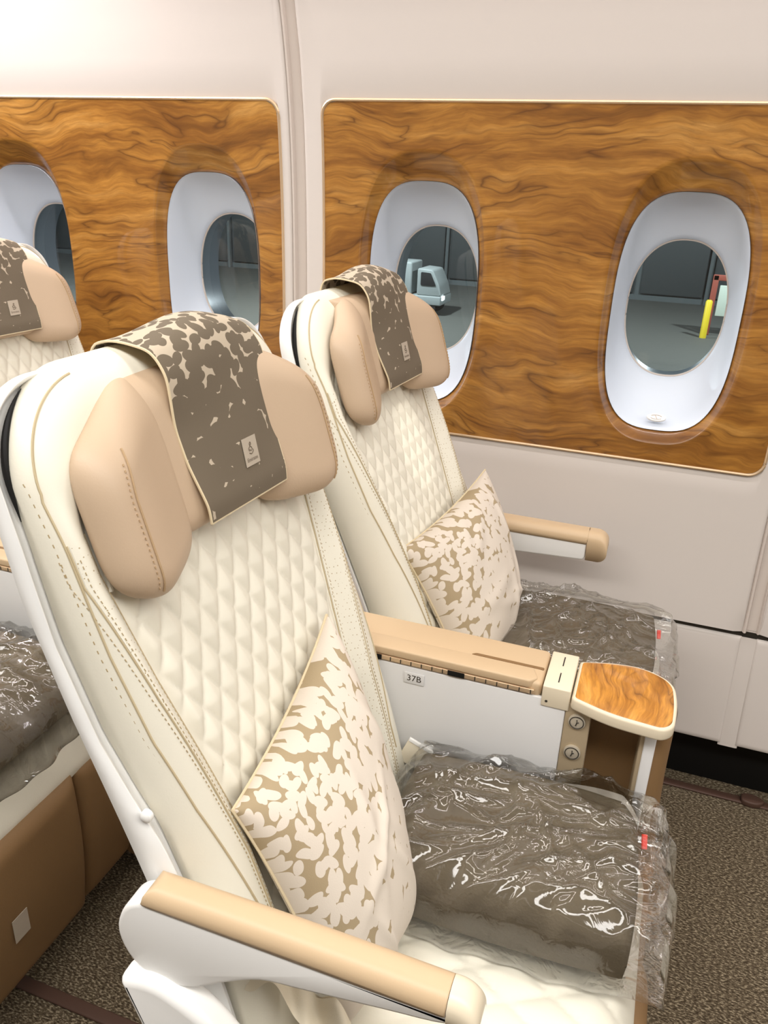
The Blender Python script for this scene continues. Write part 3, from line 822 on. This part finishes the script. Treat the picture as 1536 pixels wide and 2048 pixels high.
# armrest on the aisle side of the near seat
def arm_aisle():
    def out(g):
        V = np.asarray(g[0], float); c0 = np.array((0, 0, 1.38)); return (c0+0.945*(V-c0),)+tuple(g[1:])
    y0, y1 = 0.484, 0.525; DX, DZ = 0.0, 0.003
    body = np.array([DX, DZ])+smooth_poly([(-0.395, 0.670), (-0.25, 0.669), (-0.09, 0.669), (-0.088, 0.655), (-0.15, 0.643), (-0.23, 0.628), (-0.28, 0.618), (-0.325, 0.592), (-0.365, 0.565), (-0.405, 0.556), (-0.44, 0.575), (-0.455, 0.612), (-0.445, 0.648), (-0.425, 0.666)], 4)
    b = mk('armrest', out(prism(body, 'y', y0+0.002, y1-0.002, 0.006)), M['white'], seat_b)
    def pad(A, B, back):
        x = -0.418+(-0.0885+0.418)*(A+1)/2; y = y0+(y1-y0)*(B+1)/2
        d = np.minimum(np.minimum(y-y0, y1-y), x+0.418)
        if back: return np.stack([x, y, 0.671+0*x], -1)
        return np.stack([x, y, 0.692-edge_round(d, 0.018)+0.002*np.sin(np.pi*(A+1)/2)], -1)
    mk('arm_pad', out(slab(lambda A, B: pad(A, B, False), lambda A, B: pad(A, B, True), 60, 26, 0.7)), M['tan'], b, sharp=None)
    def cap(A, B, back):
        x = -0.088+(-0.057+0.088)*(A+1)/2; y = y0+(y1-y0)*(B+1)/2
        dx = -0.057-x; d = np.minimum(y-y0, y1-y)
        if back: return np.stack([x, y, 0.650+edge_round(dx, 0.012)], -1)
        return np.stack([x, y, 0.6925-edge_round(d, 0.018)-edge_round(dx, 0.026)], -1)
    mk('end_cap', out(slab(lambda A, B: cap(A, B, False), lambda A, B: cap(A, B, True), 24, 26, 0.75)), M['creamplastic'], b, sharp=None)
    side = np.array([0.0, 0.004])+round_poly([(-0.452, 0.558), (-0.405, 0.572), (-0.345, 0.548), (-0.295, 0.492), (-0.235, 0.36), (-0.20, 0.10), (-0.385, 0.10), (-0.395, 0.40)], [0.012, 0.02, 0.03, 0.03, 0.03, 0.02, 0.02, 0.05])
    mk('side_panel', out(prism(side, 'y', 0.470, 0.506, 0.012, 4)), M['white'], seat_b)
    mk('pin_cap', tube([(-0.407, 0.4985, 0.787), (-0.407, 0.4925, 0.787), (-0.407, 0.4905, 0.787)], [0.0065, 0.0065, 0.004], 14), M['white'], seat_b)
arm_aisle()
def arm_window():
    o = seat_a.location
    y0, y1 = 1.662, 1.716
    body = round_poly([(-0.42, 0.655), (-0.092, 0.648), (-0.092, 0.600), (-0.25, 0.592), (-0.42, 0.575)], 0.01)
    b = mk('armrest', prism(body, 'y', y0+0.003, y1-0.003, 0.004), M['white'], seat_a)
    def pad(A, B, back):
        x = -0.43+(-0.090+0.43)*(A+1)/2; y = y0+(y1-y0)*(B+1)/2; d = np.minimum(np.minimum(y-y0, y1-y), x+0.43)
        if back: return np.stack([x, y, 0.640+0*x], -1)
        return np.stack([x, y, 0.668-edge_round(d, 0.020)], -1)
    mk('arm_pad', slab(lambda A, B: pad(A, B, False), lambda A, B: pad(A, B, True), 40, 20, 0.7), M['tan'], b, sharp=None)
    def cap(A, B, back):
        x = -0.0915+(-0.046+0.0915)*(A+1)/2; y = y0+(y1-y0)*(B+1)/2; dx = -0.046-x; d = np.minimum(y-y0, y1-y)
        if back: return np.stack([x, y, 0.602+edge_round(dx, 0.02)], -1)
        return np.stack([x, y, 0.668-edge_round(d, 0.020)-edge_round(dx, 0.026)], -1)
    mk('end_cap', slab(lambda A, B: cap(A, B, False), lambda A, B: cap(A, B, True), 20, 20, 0.75), M['tan'], b, sharp=None)
arm_window()

# rumpled cream strap and buckle under the near armrest
def strap():
    s = thing('seat_belt', (-0.24, 0.53, 0.47), 'rumpled cream seat belt under the near armrest', 'seat belt')
    def fn(A, B):
        u = (A+1)/2; x = -0.315+0.19*u; y = 0.512+0.030*(B+1)/2+0.006*np.sin(u*9)
        z = 0.60-0.115*u+0.012*np.sin(u*13+B*1.5)+0.010*np.sin(u*23+2*B)-0.016*(1-(B+1)/2)*1.2
        return np.stack([x, y, z], -1)
    P, Fc, U = grid(fn, 60, 16); b = fn(*np.meshgrid(np.linspace(-1, 1, 60), np.linspace(-1, 1, 16), indexing='ij')).reshape(-1, 3)-np.array([0.001, -0.003, 0.0015])
    g = Geo(); g.add(P, Fc, U); g.add(b, Fc, U)
    mk('webbing', g, M['strap'], s, recalc=False, sharp=None)
    mk('buckle', rbox(-0.318, -0.298, 0.508, 0.530, 0.600, 0.618, 0.003), M['steel'], s)
strap()
b_ = thing('seat_belt_end', (-0.268, 0.975, 0.50), 'white folded belt end tucked between pillow and console', 'seat belt')
mk('webbing', place_flat(rbox(-0.022, 0.022, -0.020, 0.020, -0.0015, 0.0015, 0.001)[0], (-0.268, 0.978, 0.530), (0.9, 0.1, -0.45), (0.35, 0.25, 0.85), (0.2, -0.95, 0.15)).tolist() and (place_flat(rbox(-0.022, 0.022, -0.020, 0.020, -0.0015, 0.0015, 0.001)[0], (-0.268, 0.978, 0.530), (0.9, 0.1, -0.45), (0.35, 0.25, 0.85), (0.2, -0.95, 0.15)), rbox(-0.022, 0.022, -0.020, 0.020, -0.0015, 0.0015, 0.001)[1]), M['strap'], b_)
mk('hem', (place_flat(rbox(-0.022, 0.022, -0.003, 0.003, -0.0025, 0.0025, 0.001)[0], (-0.2605, 0.983, 0.5475), (0.9, 0.1, -0.45), (0.35, 0.25, 0.85), (0.2, -0.95, 0.15)), rbox(-0.022, 0.022, -0.003, 0.003, -0.0025, 0.0025, 0.001)[1]), M['white'], b_)

# ------------------------------------------------------------------ middle console
CON_O = (-0.15, 1.052, 0.0)
def build_console():
    c = thing('console', CON_O, 'middle console with white side panel and number plate 37B', 'console', 'consoles between seats')
    y0, y1 = 1.004, 1.102
    mk('console_body', rbox(-0.42, -0.012, y0+0.004, y1, 0.10, 0.672, 0.006), M['creamplastic'], c)
    mk('side_panel', rbox(-0.415, -0.050, y0-0.001, y0+0.006, 0.40, 0.676, 0.002), M['panelwhite'], c)
    # lock plate and its two round locks
    lp = mk('lock_plate', rbox(-0.0495, -0.012, y0-0.001, y0+0.02, 0.40, 0.678, 0.002), M['taupe'], c)
    for z in (0.650, 0.594):
        k = mk('lock', tube([(-0.031, y0-0.001, z), (-0.031, y0-0.0045, z), (-0.031, y0-0.0055, z)], [0.0125, 0.0125, 0.010], 24), M['steel'], lp)
        g = Geo(); g.add(*tube([(-0.031+0.010*math.cos(q), y0-0.0058, z+0.010*math.sin(q)) for q in np.linspace(0, 2*math.pi, 24, endpoint=False)], 0.0007, 5, True))
        g.add(*tube([(-0.031, y0-0.006, z+0.005), (-0.0305, y0-0.006, z), (-0.032, y0-0.006, z-0.005)], 0.0009, 5)); g.add(*tube([(-0.0305, y0-0.006, z), (-0.028, y0-0.006, z+0.001)], 0.0009, 5))
        mk('keyway', g, M['darkmetal'], k)
    # open pocket: back, floor, far side and the front wrap
    mk('pocket_back', rbox(-0.012, 0.068, y0+0.055, y0+0.062, 0.36, 0.672, 0), M['brown'], c)
    mk('pocket_floor', rbox(-0.012, 0.068, y0+0.003, y0+0.060, 0.36, 0.39, 0), M['brown'], c)
    mk('pocket_edge', rbox(0.060, 0.068, y0, y0+0.06, 0.36, 0.674, 0.002), M['taupe'], c)
    mk('pocket_rail', rbox(0.066, 0.082, y0-0.003, y0+0.008, 0.34, 0.674, 0.002), M['panelwhite'], c)
    def wr(A, B, back):
        z = 0.06+(0.672-0.06)*(B+1)/2; t = (A+1)/2
        ang = -math.pi/2+math.pi*t            # rounded nose seen from above
        nose = 0.028+0.030*(1-st(0.10, 0.60, z))
        cx = 0.078; cy = (y0+y1)/2; ry = (y1-y0)/2
        k = 0.8 if back else 1.0
        return np.stack([cx+nose*k*np.cos(ang)**0.7 if False else cx+nose*k*np.maximum(np.cos(ang), 0)**0.6, cy+ry*k*np.sin(ang), z+0*ang], -1)
    mk('console_nose', slab(lambda A, B: wr(A, B, False), lambda A, B: wr(A, B, True), 30, 30, 0.2), M['brown'], c, sharp=50)
    mk('lower_side', rbox(-0.012, 0.079, y0+0.001, y1, 0.06, 0.362, 0.004), M['brown'], c)
    # hinged lid, in two leaves
    lid = mk('lid', rbox(-0.425, -0.0885, y0+0.001, y1, 0.672, 0.699, 0.008, 4), M['tan'], c)
    mk('lid_leaf', prism(round_poly([(-0.42, y0-0.0025), (-0.106, y0-0.0025), (-0.096, y0+0.010), (-0.106, y0+0.034), (-0.42, y0+0.034)], 0.004), 'z', 0.688, 0.7020, 0.003), M['tan'], lid)
    mk('finger_groove', prism(round_poly([(-0.205, y0+0.0365), (-0.0915, y0+0.0365), (-0.0915, y0+0.0425), (-0.198, y0+0.0425)], 0.003), 'z', 0.6988, 0.6998, 0.0), M['brown'], lid)
    sl = mk('lid_strip', rbox(-0.42, -0.0985, y0-0.0035, y0+0.004, 0.6795, 0.6875, 0.001), M['champagne'], lid)
    g = Geo()
    for x in np.arange(-0.41, -0.10, 0.017): g.add(*rbox(x, x+0.0015, y0-0.0041, y0-0.003, 0.680, 0.687, 0))
    mk('strip_notches', g, M['darkmetal'], sl, kind='stuff')
    for x0 in (-0.365, -0.231): mk('strip_clip', rbox(x0, x0+0.026, y0-0.0046, y0-0.003, 0.6795, 0.6878, 0), M['black'], sl)
    # hinge block
    hb = mk('hinge_block', rbox(-0.0865, -0.0455, y0-0.0035, y1-0.001, 0.664, 0.6995, 0.002), M['creamplastic'], c)
    for yy in (y0+0.026, y0+0.072): mk('slot', rbox(-0.067, -0.0652, yy-0.013, yy+0.013, 0.699, 0.6999, 0), M['darkmetal'], hb)
    mk('screw_dot', tube([(-0.079, y0-0.0035, 0.674), (-0.079, y0-0.0042, 0.674)], 0.002, 10), M['darkmetal'], hb)
    # cocktail table
    op = [(-0.0435, 1.100), (0.004, 1.117), (0.052, 1.122), (0.098, 1.098), (0.104, 1.040), (0.100, 0.985), (0.086, 0.970), (0.012, 0.975), (-0.0435, 0.997)]
    outl = round_poly(op, [0.006, 0.03, 0.03, 0.035, 0.03, 0.02, 0.02, 0.04, 0.006], 6)
    cen = outl.mean(0)
    tb = mk('table_rim', prism(outl, 'z', 0.672, 0.692, 0.004), M['creamplastic'], c)
    dirn = outl-cen; ln = np.linalg.norm(dirn, axis=1, keepdims=True)
    mk('table_top', prism(cen+dirn*(1-0.0052/ln), 'z', 0.684, 0.6928, 0.001), M['woodtable'], tb)
    return c
con = build_console()
def number_plate():
    g = text_geo('37B', 0.0155); y = 1.002
    pl = mk('number_plate', (place_flat(rbox(-0.0165, 0.0165, -0.010, 0.010, 0, 0.0012, 0.0005)[0], (-0.284, y, 0.657), (1, 0, 0), (0, 0, 1), (0, -1, 0)), rbox(-0.0165, 0.0165, -0.010, 0.010, 0, 0.0012, 0.0005)[1]), M['panelwhite'], con)
    P = place_flat(g[0], (-0.284, y, 0.657), (1, 0, 0), (0, 0, 1), (0, -1, 0), 0.0015)
    mk('seat_number', (P, g[1]), M['ink'], pl, recalc=False, smooth=False)
con2 = copy_tree(con); con2.location = (CON_O[0]+PITCH_X, CON_O[1], 0); con2['label'] = 'tan-topped console of the row behind, glimpsed at the left edge'
number_plate()

# ------------------------------------------------------------------ headrest cloths
def build_towel(name_label):
    t = thing('headrest_cover', (-0.46, YC, 1.0), name_label, 'headrest cover', 'headrest covers')
    path = smooth_poly([(-0.574, 1.186), (-0.566, 1.206), (-0.545, 1.217), (-0.520, 1.2195), (-0.496, 1.213), (-0.4805, 1.190), (-0.4705, 1.160), (-0.4605, 1.125), (-0.4475, 1.085), (-0.4385, 1.058), (-0.4320, 1.040), (-0.4295, 1.024)], 8, False)
    seg = np.concatenate([[0], np.cumsum(np.linalg.norm(np.diff(path, axis=0), axis=1))]); L = seg[-1]
    tan_ = np.gradient(path, axis=0); tan_ /= np.linalg.norm(tan_, axis=1, keepdims=True)
    nor = np.stack([-tan_[:, 1], tan_[:, 0]], -1)            # outward: up and forward
    nor[nor[:, 0]+nor[:, 1] < 0] *= -1
    def fn(A, B, off=0.0):
        s = (1-(B+1)/2)*L                                    # B = 1 at the back, -1 at the hanging end
        x = np.interp(s, seg, path[:, 0]); z = np.interp(s, seg, path[:, 1]); nx = np.interp(s, seg, nor[:, 0]); nz = np.interp(s, seg, nor[:, 1])
        hw = 0.099-0.020*st(0.12, 0.31, s); skew = 0.026-0.020*st(0.12, 0.31, s)
        corner = 1-0.0*A
        cv = -0.006*np.abs(A)**3*st(0.12, 0.20, s)*(1-st(0.22, 0.28, s))+0.004*np.sin(A*3+s*18)*(1-st(0.05, 0.2, s))
        lift = off+cv+0.0015
        # droop of the side edges where the cloth bridges the gap behind the headrest
        droop = -0.008*np.abs(A)**2.5*np.exp(-((s-0.085)/0.05)**2)
        return np.stack([x+nx*lift+0.07*(hw*A)*st(0.1, 0.2, s), YC+hw*A+skew, z+nz*lift+droop], -1)
    g = grid(lambda A, B: fn(A, B, 0.0020), 30, 90)
    mk('cloth', g, M['towel'], t, recalc=False, sharp=None)
    mk('lining', grid(lambda A, B: fn(A*1.0, B, -0.0006), 30, 90), M['lining'], t, recalc=False, sharp=None)
    hem = [tuple(fn(np.array([[a]]), np.array([[b]]), 0.0008)[0, 0]) for a, b in [(-1, q) for q in np.linspace(-1, 1, 60)]+[(q, 1) for q in np.linspace(-1, 1, 12)]+[(1, q) for q in np.linspace(1, -1, 60)]+[(q, -1) for q in np.linspace(1, -1, 12)]]
    mk('hem', tube(hem, 0.0015, 5, True), M['lining'], t)
    # woven tag with emblem and name
    a0, b0 = 0.20, -0.64
    P0 = fn(np.array([[a0]]), np.array([[b0]]), 0.0020)[0, 0]; Pa = fn(np.array([[a0+0.1]]), np.array([[b0]]), 0.002)[0, 0]; Pb = fn(np.array([[a0]]), np.array([[b0+0.06]]), 0.002)[0, 0]
    ex = Pa-P0; ey = Pb-P0; ez = np.cross(ex, ey)
    if ez[0] < 0: ez = -ez
    bx = rbox(-0.0145, 0.0145, -0.0165, 0.0165, 0, 0.0006, 0)
    tg = mk('woven_tag', (place_flat(bx[0], P0, ex, ey, ez, 0.0008), bx[1]), M['tagpaper'], t)
    tx = text_geo('Emirates', 0.0064)
    g = Geo(); g.add(place_flat(tx[0]+np.array([0, -0.0095, 0]), P0, ex, ey, ez, 0.0018), tx[1])
    mk('tag_lettering', g, M['tagink'], tg, recalc=False, smooth=False)
    strokes = [[(-0.003, -0.002), (-0.004, 0.001), (-0.001, 0.003), (0.002, 0.002), (0.003, -0.001)], [(-0.004, -0.004), (0.0, -0.0055), (0.004, -0.0035), (0.0045, -0.001)], [(0.0, 0.003), (-0.001, 0.006), (0.001, 0.008), (0.002, 0.006), (0.0, 0.0045)], [(-0.002, 0.0), (0.0, -0.002), (0.002, -0.001)]]
    g = Geo()
    for q in strokes:
        pp = smooth_poly([(x, y+0.002, 0) for x, y in q], 4, False); g.add(*tube(place_flat(pp, P0, ex, ey, ez, 0.0014), 0.0007, 5))
    mk('tag_emblem', g, M['tagink'], tg)
    return t
tw_b = build_towel('dark taupe star-print cloth over the headrest of the aisle seat')
tw_a = copy_tree(tw_b); tw_a.location = (tw_b.location.x-0.024, YC+SPACE_Y, 1.0-0.001); tw_a['label'] = 'dark taupe star-print cloth over the headrest of the window seat'
tw_c = copy_tree(tw_b); tw_c.location = (tw_b.location.x+PITCH_X, YC+SPACE_Y, 1.0); tw_c['label'] = 'taupe star-print headrest cloth at the left edge, row behind'

# ------------------------------------------------------------------ pillows
def pillow(label, T, L, BR, BL, front, backd, nrm, seed, group='patterned scatter pillows'):
    T, L, BR, BL = [np.array(p, float) for p in (T, L, BR, BL)]
    nrm = np.array(nrm, float); nrm /= np.linalg.norm(nrm)
    r_ = np.random.default_rng(seed); cr = [(r_.uniform(-1, 1), r_.uniform(-1, 1), r_.uniform(0, 3.14), r_.uniform(0.004, 0.008), r_.uniform(0.05, 0.10)) for _ in range(9)]
    org = (L+T+BR+BL)/4; org = (org[0], org[1], min(BL[2], BR[2]))
    p = thing('pillow', org, label, 'pillow', group)
    def fn(A, B, sd):
        A = np.asarray(A, float); B = np.asarray(B, float)
        # A: -1 left .. 1 right, B: -1 bottom .. 1 top; edges pulled in between the corners
        pin = 0.07
        a = A*(1-pin*(1-A*A*0)*(1-B*B)*np.abs(A)**2); b = B*(1-pin*(1-A*A)*np.abs(B)**2)
        u = (a+1)/2; v = (b+1)/2
        P = ((1-u)*v)[..., None]*L+(u*v)[..., None]*T+((1-u)*(1-v))[..., None]*BL+(u*(1-v))[..., None]*BR
        f = np.maximum(0, (1-A**2))*np.maximum(0, (1-B**2))
        h = f**0.42
        wr = np.zeros_like(A)
        for cx, cy, an, am, wd in cr:
            d = (A-cx)*math.sin(an)-(B-cy)*math.cos(an); l = (A-cx)*math.cos(an)+(B-cy)*math.sin(an)
            wr += am*np.exp(-(d/wd)**2)*np.exp(-(l/0.45)**2)
        rad = np.sin(np.arctan2(B, A)*7+seed)*0.004*np.clip(np.hypot(A, B)-0.5, 0, 1)
        amt = front*h+wr*f**0.3+rad*f**0.2 if sd > 0 else -backd*h
        return P+amt[..., None]*nrm
    mk('pillow_body', slab(lambda A, B: fn(A, B, 1), lambda A, B: fn(A, B, -1), 90, 90, 0.5), M['pillow'], p, sharp=None)
    rim = [(q, -1) for q in np.linspace(-1, 1, 40)]+[(1, q) for q in np.linspace(-1, 1, 40)]+[(q, 1) for q in np.linspace(1, -1, 40)]+[(-1, q) for q in np.linspace(1, -1, 40)]
    pts = [tuple(fn(np.array([[a]]), np.array([[b]]), 1)[0, 0]) for a, b in rim]
    mk('edge_seam', tube(pts, 0.002, 6, True), M['lining'], p)
    return p
pillow('petal-print pillow standing in the aisle seat against its armrest', (-0.375, 0.865, 0.825), (-0.352, 0.565, 0.752), (-0.195, 0.735, 0.485), (-0.215, 0.565, 0.480), 0.080, 0.030, (0.80, -0.10, 0.50), 3)
pillow('petal-print pillow leaning in the window seat beyond the console', (-0.330, 1.635, 0.790), (-0.395, 1.250, 0.750), (-0.215, 1.535, 0.478), (-0.245, 1.260, 0.478), 0.075, 0.030, (0.80, -0.10, 0.50), 5)

# ------------------------------------------------------------------ blankets in clear bags
def bagged(label, x0, x1, y0, y1, z0, h, seed, rot=0.0, tabs=True, flap=(0.05, 0.0), seam=True):
    r_ = np.random.default_rng(seed)
    cx, cy = (x0+x1)/2, (y0+y1)/2; hx, hy = (x1-x0)/2, (y1-y0)/2
    t = thing('bagged_blanket', (cx, cy, z0), label, 'blanket', 'bagged blankets on seats')
    cr, sr = math.cos(rot), math.sin(rot)
    def place(lx, ly, z): return np.stack([cx+lx*cr-ly*sr, cy+lx*sr+ly*cr, z], -1)
    def soft(A, B): return np.sign(A)*np.abs(A)**1.0, np.sign(B)*np.abs(B)**1.0
    def body(A, B, back):
        lx = A*hx*(1-0.05*B*B); ly = B*hy*(1-0.05*A*A)
        d = np.minimum((1-np.abs(A))*hx, (1-np.abs(B))*hy)
        if back: return place(lx, ly, z0+edge_round(d, 0.03)*0.8)
        top = z0+h-edge_round(d, h*0.62)*0.9+0.010*np.cos(A*1.6)*np.cos(B*1.4)-0.006*np.exp(-((B-0.15)/0.12)**2)
        return place(lx, ly, top)
    mk('folded_blanket', slab(lambda A, B: body(A, B, False), lambda A, B: body(A, B, True), 50, 46, 0.7), M['blanket'], t, sharp=None)
    # film bag: looser, with random sharp creases
    cre = [(r_.uniform(-1, 1), r_.uniform(-1, 1), r_.normal(0.9, 0.7), r_.uniform(0.0025, 0.0095), r_.uniform(0.015, 0.07), r_.uniform(0.10, 0.5)) for _ in range(130)]
    def bag(A, B, back):
        ex = 1+0.014/hx+np.where(A > 0, flap[0]/hx*st(0.72, 1.0, A), 0); ey = 1+0.012/hy+flap[1]/hy*st(0.7, 1, np.abs(B))
        edge_w = (0.004*np.sin(B*9+seed)+0.003*np.sin(B*21+1.3*seed))*st(0.85, 1, np.abs(A))*np.sign(A)
        lx = A*hx*(1-0.05*B*B)*ex+edge_w; ly = B*hy*(1-0.05*A*A)*ey+(0.003*np.sin(A*8+seed)+0.002*np.sin(A*19))*st(0.85, 1, np.abs(B))*np.sign(B)
        wr = np.zeros_like(A)
        for px, py, an, am, wd, ln in cre:
            dd = (A-px)*math.sin(an)-(B-py)*math.cos(an); ll = (A-px)*math.cos(an)+(B-py)*math.sin(an)
            wr += am*np.exp(-np.abs(dd/wd)**1.2)*np.exp(-(ll/ln)**2)
        k = np.minimum(1-np.abs(A), 1-np.abs(B)); env = np.clip(k*10, 0, 1)
        if back: return place(lx, ly, z0-0.001+0.006*st(0, 0.1, 1-k)*0)
        d = np.minimum((1-np.abs(A))*hx*1.06, (1-np.abs(B))*hy*1.06)
        top = z0+h+0.007-edge_round(d, h*0.62)*0.9*(1+0.06)+0.010*np.cos(A*1.6)*np.cos(B*1.4)+wr*env
        zero = st(0.0, 0.03, k)
        return place(lx, ly, z0-0.001+(np.maximum(top, z0+0.002)-z0)*zero)
    mk('plastic_bag', slab(lambda A, B: bag(A, B, False), lambda A, B: bag(A, B, True), 130, 110, 0.45), M['film'], t, sharp=None)
    if seam:
        def sm(A, B):
            u = (A+1)/2; a = -0.30+1.25*u; bb = 0.98-0.55*np.clip(u-0.35, 0, 1)**1.6*1.1
            lx = a*hx; ly = bb*hy+B*0.0045; d = np.minimum((1-np.abs(np.clip(a, -1, 1)))*hx, (1-np.abs(bb))*hy)
            return place(lx, ly, z0+h+0.012-edge_round(d, h*0.85)*0.9+0.010*np.cos(a*1.6)*np.cos(bb*1.4)+0.002*B)
        mk('bag_seam', grid(sm, 60, 4), M['filmseam'], t, recalc=False, sharp=None)
    if tabs:
        lx, ly = hx*0.98+flap[0]*0.2, hy*0.50
        P = place(np.array([lx]), np.array([ly]), np.array([z0+h*0.62]))[0]
        bx = rbox(-0.0035, 0.0035, -0.010, 0.010, -0.0015, 0.0015, 0.001)
        mk('red_tab', (place_flat(bx[0], P, (1, 0.2, 0), (-0.1, 0.8, 0.6), (0.6, -0.5, 0.6)), bx[1]), M['red'], t)
    return t
bagged('taupe blanket in clear plastic bag on the aisle seat cushion', -0.262, 0.085, 0.715, 0.985, 0.484, 0.086, 4, rot=0.02, flap=(0.034, 0.0))
bagged('taupe blanket in clear plastic bag on the window seat', -0.235, 0.085, 1.345, 1.625, 0.484, 0.046, 9, flap=(0.03, 0.01), seam=False)
bagged('taupe blanket in clear plastic bag at lower left, row behind', -1.24, -0.872, 0.545, 0.985, 0.484, 0.100, 14, flap=(0.03, 0.0), tabs=False)

# ------------------------------------------------------------------ outside on the apron at night
GZ = -5.0
M['asphalt'] = simple('night_apron_concrete', srgb(96, 96, 90), 0.75, 0.3, bump_scale=2, bump=0.3, dist=0.05, var=0.3)
M['facade'] = simple('dark_terminal_cladding', srgb(92, 98, 98), 0.7, 0.3, var=0.25)
M['facade2'] = simple('darker_terminal_bay', srgb(60, 64, 64), 0.6, 0.3)
M['yellow'] = simple('yellow_paint', srgb(236, 208, 40), 0.5)
M['redpaint'] = simple('rust_red_paint', srgb(150, 74, 58), 0.6)
M['palegreen'] = simple('pale_sign_board', srgb(196, 206, 190), 0.6)
M['vanwhite'] = simple('white_vehicle_paint', srgb(148, 154, 152), 0.55)
M['rubber'] = simple('black_rubber', srgb(24, 24, 24), 0.8)
def lamp_mat():
    t = NT('floodlight_lens'); t.b.inputs['Emission Color'].default_value = (0.85, 0.95, 1.0, 1); t.b.inputs['Emission Strength'].default_value = 5.0
    return t.m
M['lamp'] = lamp_mat()
g_ = mk('apron_ground', rbox(-80, 60, 2.6, 130, GZ-0.2, GZ, 0), M['asphalt'], origin=(0, 40, GZ)); tag(g_, 'dark concrete apron outside the windows', None, kind='structure')
tb_ = thing('terminal_building', (0, 52, GZ), 'dark terminal building beyond the windows at night', 'building')
mk('facade', rbox(-70, 50, 52, 60, GZ, 9, 0), M['facade'], tb_)
for x in np.arange(-66, 46, 4.0): mk('bay_panel', rbox(x, x+3.6, 51.8, 52, GZ+0.4, GZ+3.6, 0.05), M['facade2'], tb_)
for x in np.arange(-66, 46, 8.0): mk('downpipe', rbox(x+3.7, x+3.9, 51.6, 51.9, GZ, 9, 0.03), M['facade'], tb_)
for x in (-30.0, -16.0, 1.2, 3.4): mk('wall_lamp', rbox(x, x+0.9, 51.5, 51.9, 0.8, 1.25, 0.05), M['lamp'], tb_)
bo = mk('bollard', tube([(1.575, 40.0, GZ), (1.575, 40.0, GZ+1.65), (1.575, 40.0, GZ+1.72)], [0.15, 0.15, 0.10], 16), M['yellow'], origin=(1.575, 40.0, GZ)); tag(bo, 'yellow post standing outside the right-hand window', 'bollard')
gt = thing('gate_frame', (2.0, 41, GZ), 'rust-red steel frame with pale board outside the right window', 'frame')
for x in (1.72, 3.6): mk('post', rbox(x-0.13, x+0.13, 40.9, 41.1, GZ, GZ+2.75, 0.03), M['redpaint'], gt)
mk('crossbar', rbox(1.6, 3.75, 40.9, 41.1, GZ+2.5, GZ+2.76, 0.03), M['redpaint'], gt)
mk('board', rbox(1.95, 3.3, 40.95, 41.05, GZ+0.9, GZ+2.3, 0.03), M['palegreen'], gt)
def loader():
    v = thing('service_vehicle', (-12.2, 40, GZ), 'white service vehicle outside the middle window', 'vehicle')
    mk('chassis', rbox(-15.2, -10.9, 39, 41, GZ+0.5, GZ+0.95, 0.06), M['vanwhite'], v)
    mk('cab', prism(round_poly([(-12.2, GZ+0.95), (-10.9, GZ+0.95), (-11.05, GZ+1.5), (-11.4, GZ+2.2), (-12.2, GZ+2.25)], 0.12), 'y', 39.1, 40.9, 0.06), M['vanwhite'], v)
    mk('cab_window', prism(round_poly([(-12.0, GZ+1.45), (-11.2, GZ+1.45), (-11.5, GZ+2.05), (-12.0, GZ+2.08)], 0.06), 'y', 39.05, 39.12, 0.01), M['rubber'], v)
    mk('load_box', rbox(-15.1, -12.5, 39.1, 40.9, GZ+0.95, GZ+2.5, 0.08), M['vanwhite'], v)
    for x in (-14.4, -11.6):
        for y in (39.1, 40.7): mk('wheel', tube([(x, y-0.05, GZ+0.42), (x, y+0.2, GZ+0.42)], 0.42, 18), M['rubber'], v)
    mk('beacon_mast', tube([(-13.6, 40, GZ+2.5), (-13.9, 40, GZ+6.5)], 0.16, 10), M['vanwhite'], v)
    mk('head_lamp', rbox(-10.95, -10.85, 39.2, 39.6, GZ+0.75, GZ+0.95, 0.02), M['lamp'], v)
loader()
for k, (x, y, z, e) in enumerate(((6, 34, 6, 9500), (-14, 33, 6, 10500), (-30, 30, 6, 9500))):
    d = bpy.data.lights.new('apron_floodlight', 'POINT'); d.energy = e; d.color = (0.86, 0.95, 1.0); d.shadow_soft_size = 0.4
    o = bpy.data.objects.new('apron_floodlight', d); col.objects.link(o); o.location = (x, y, z)
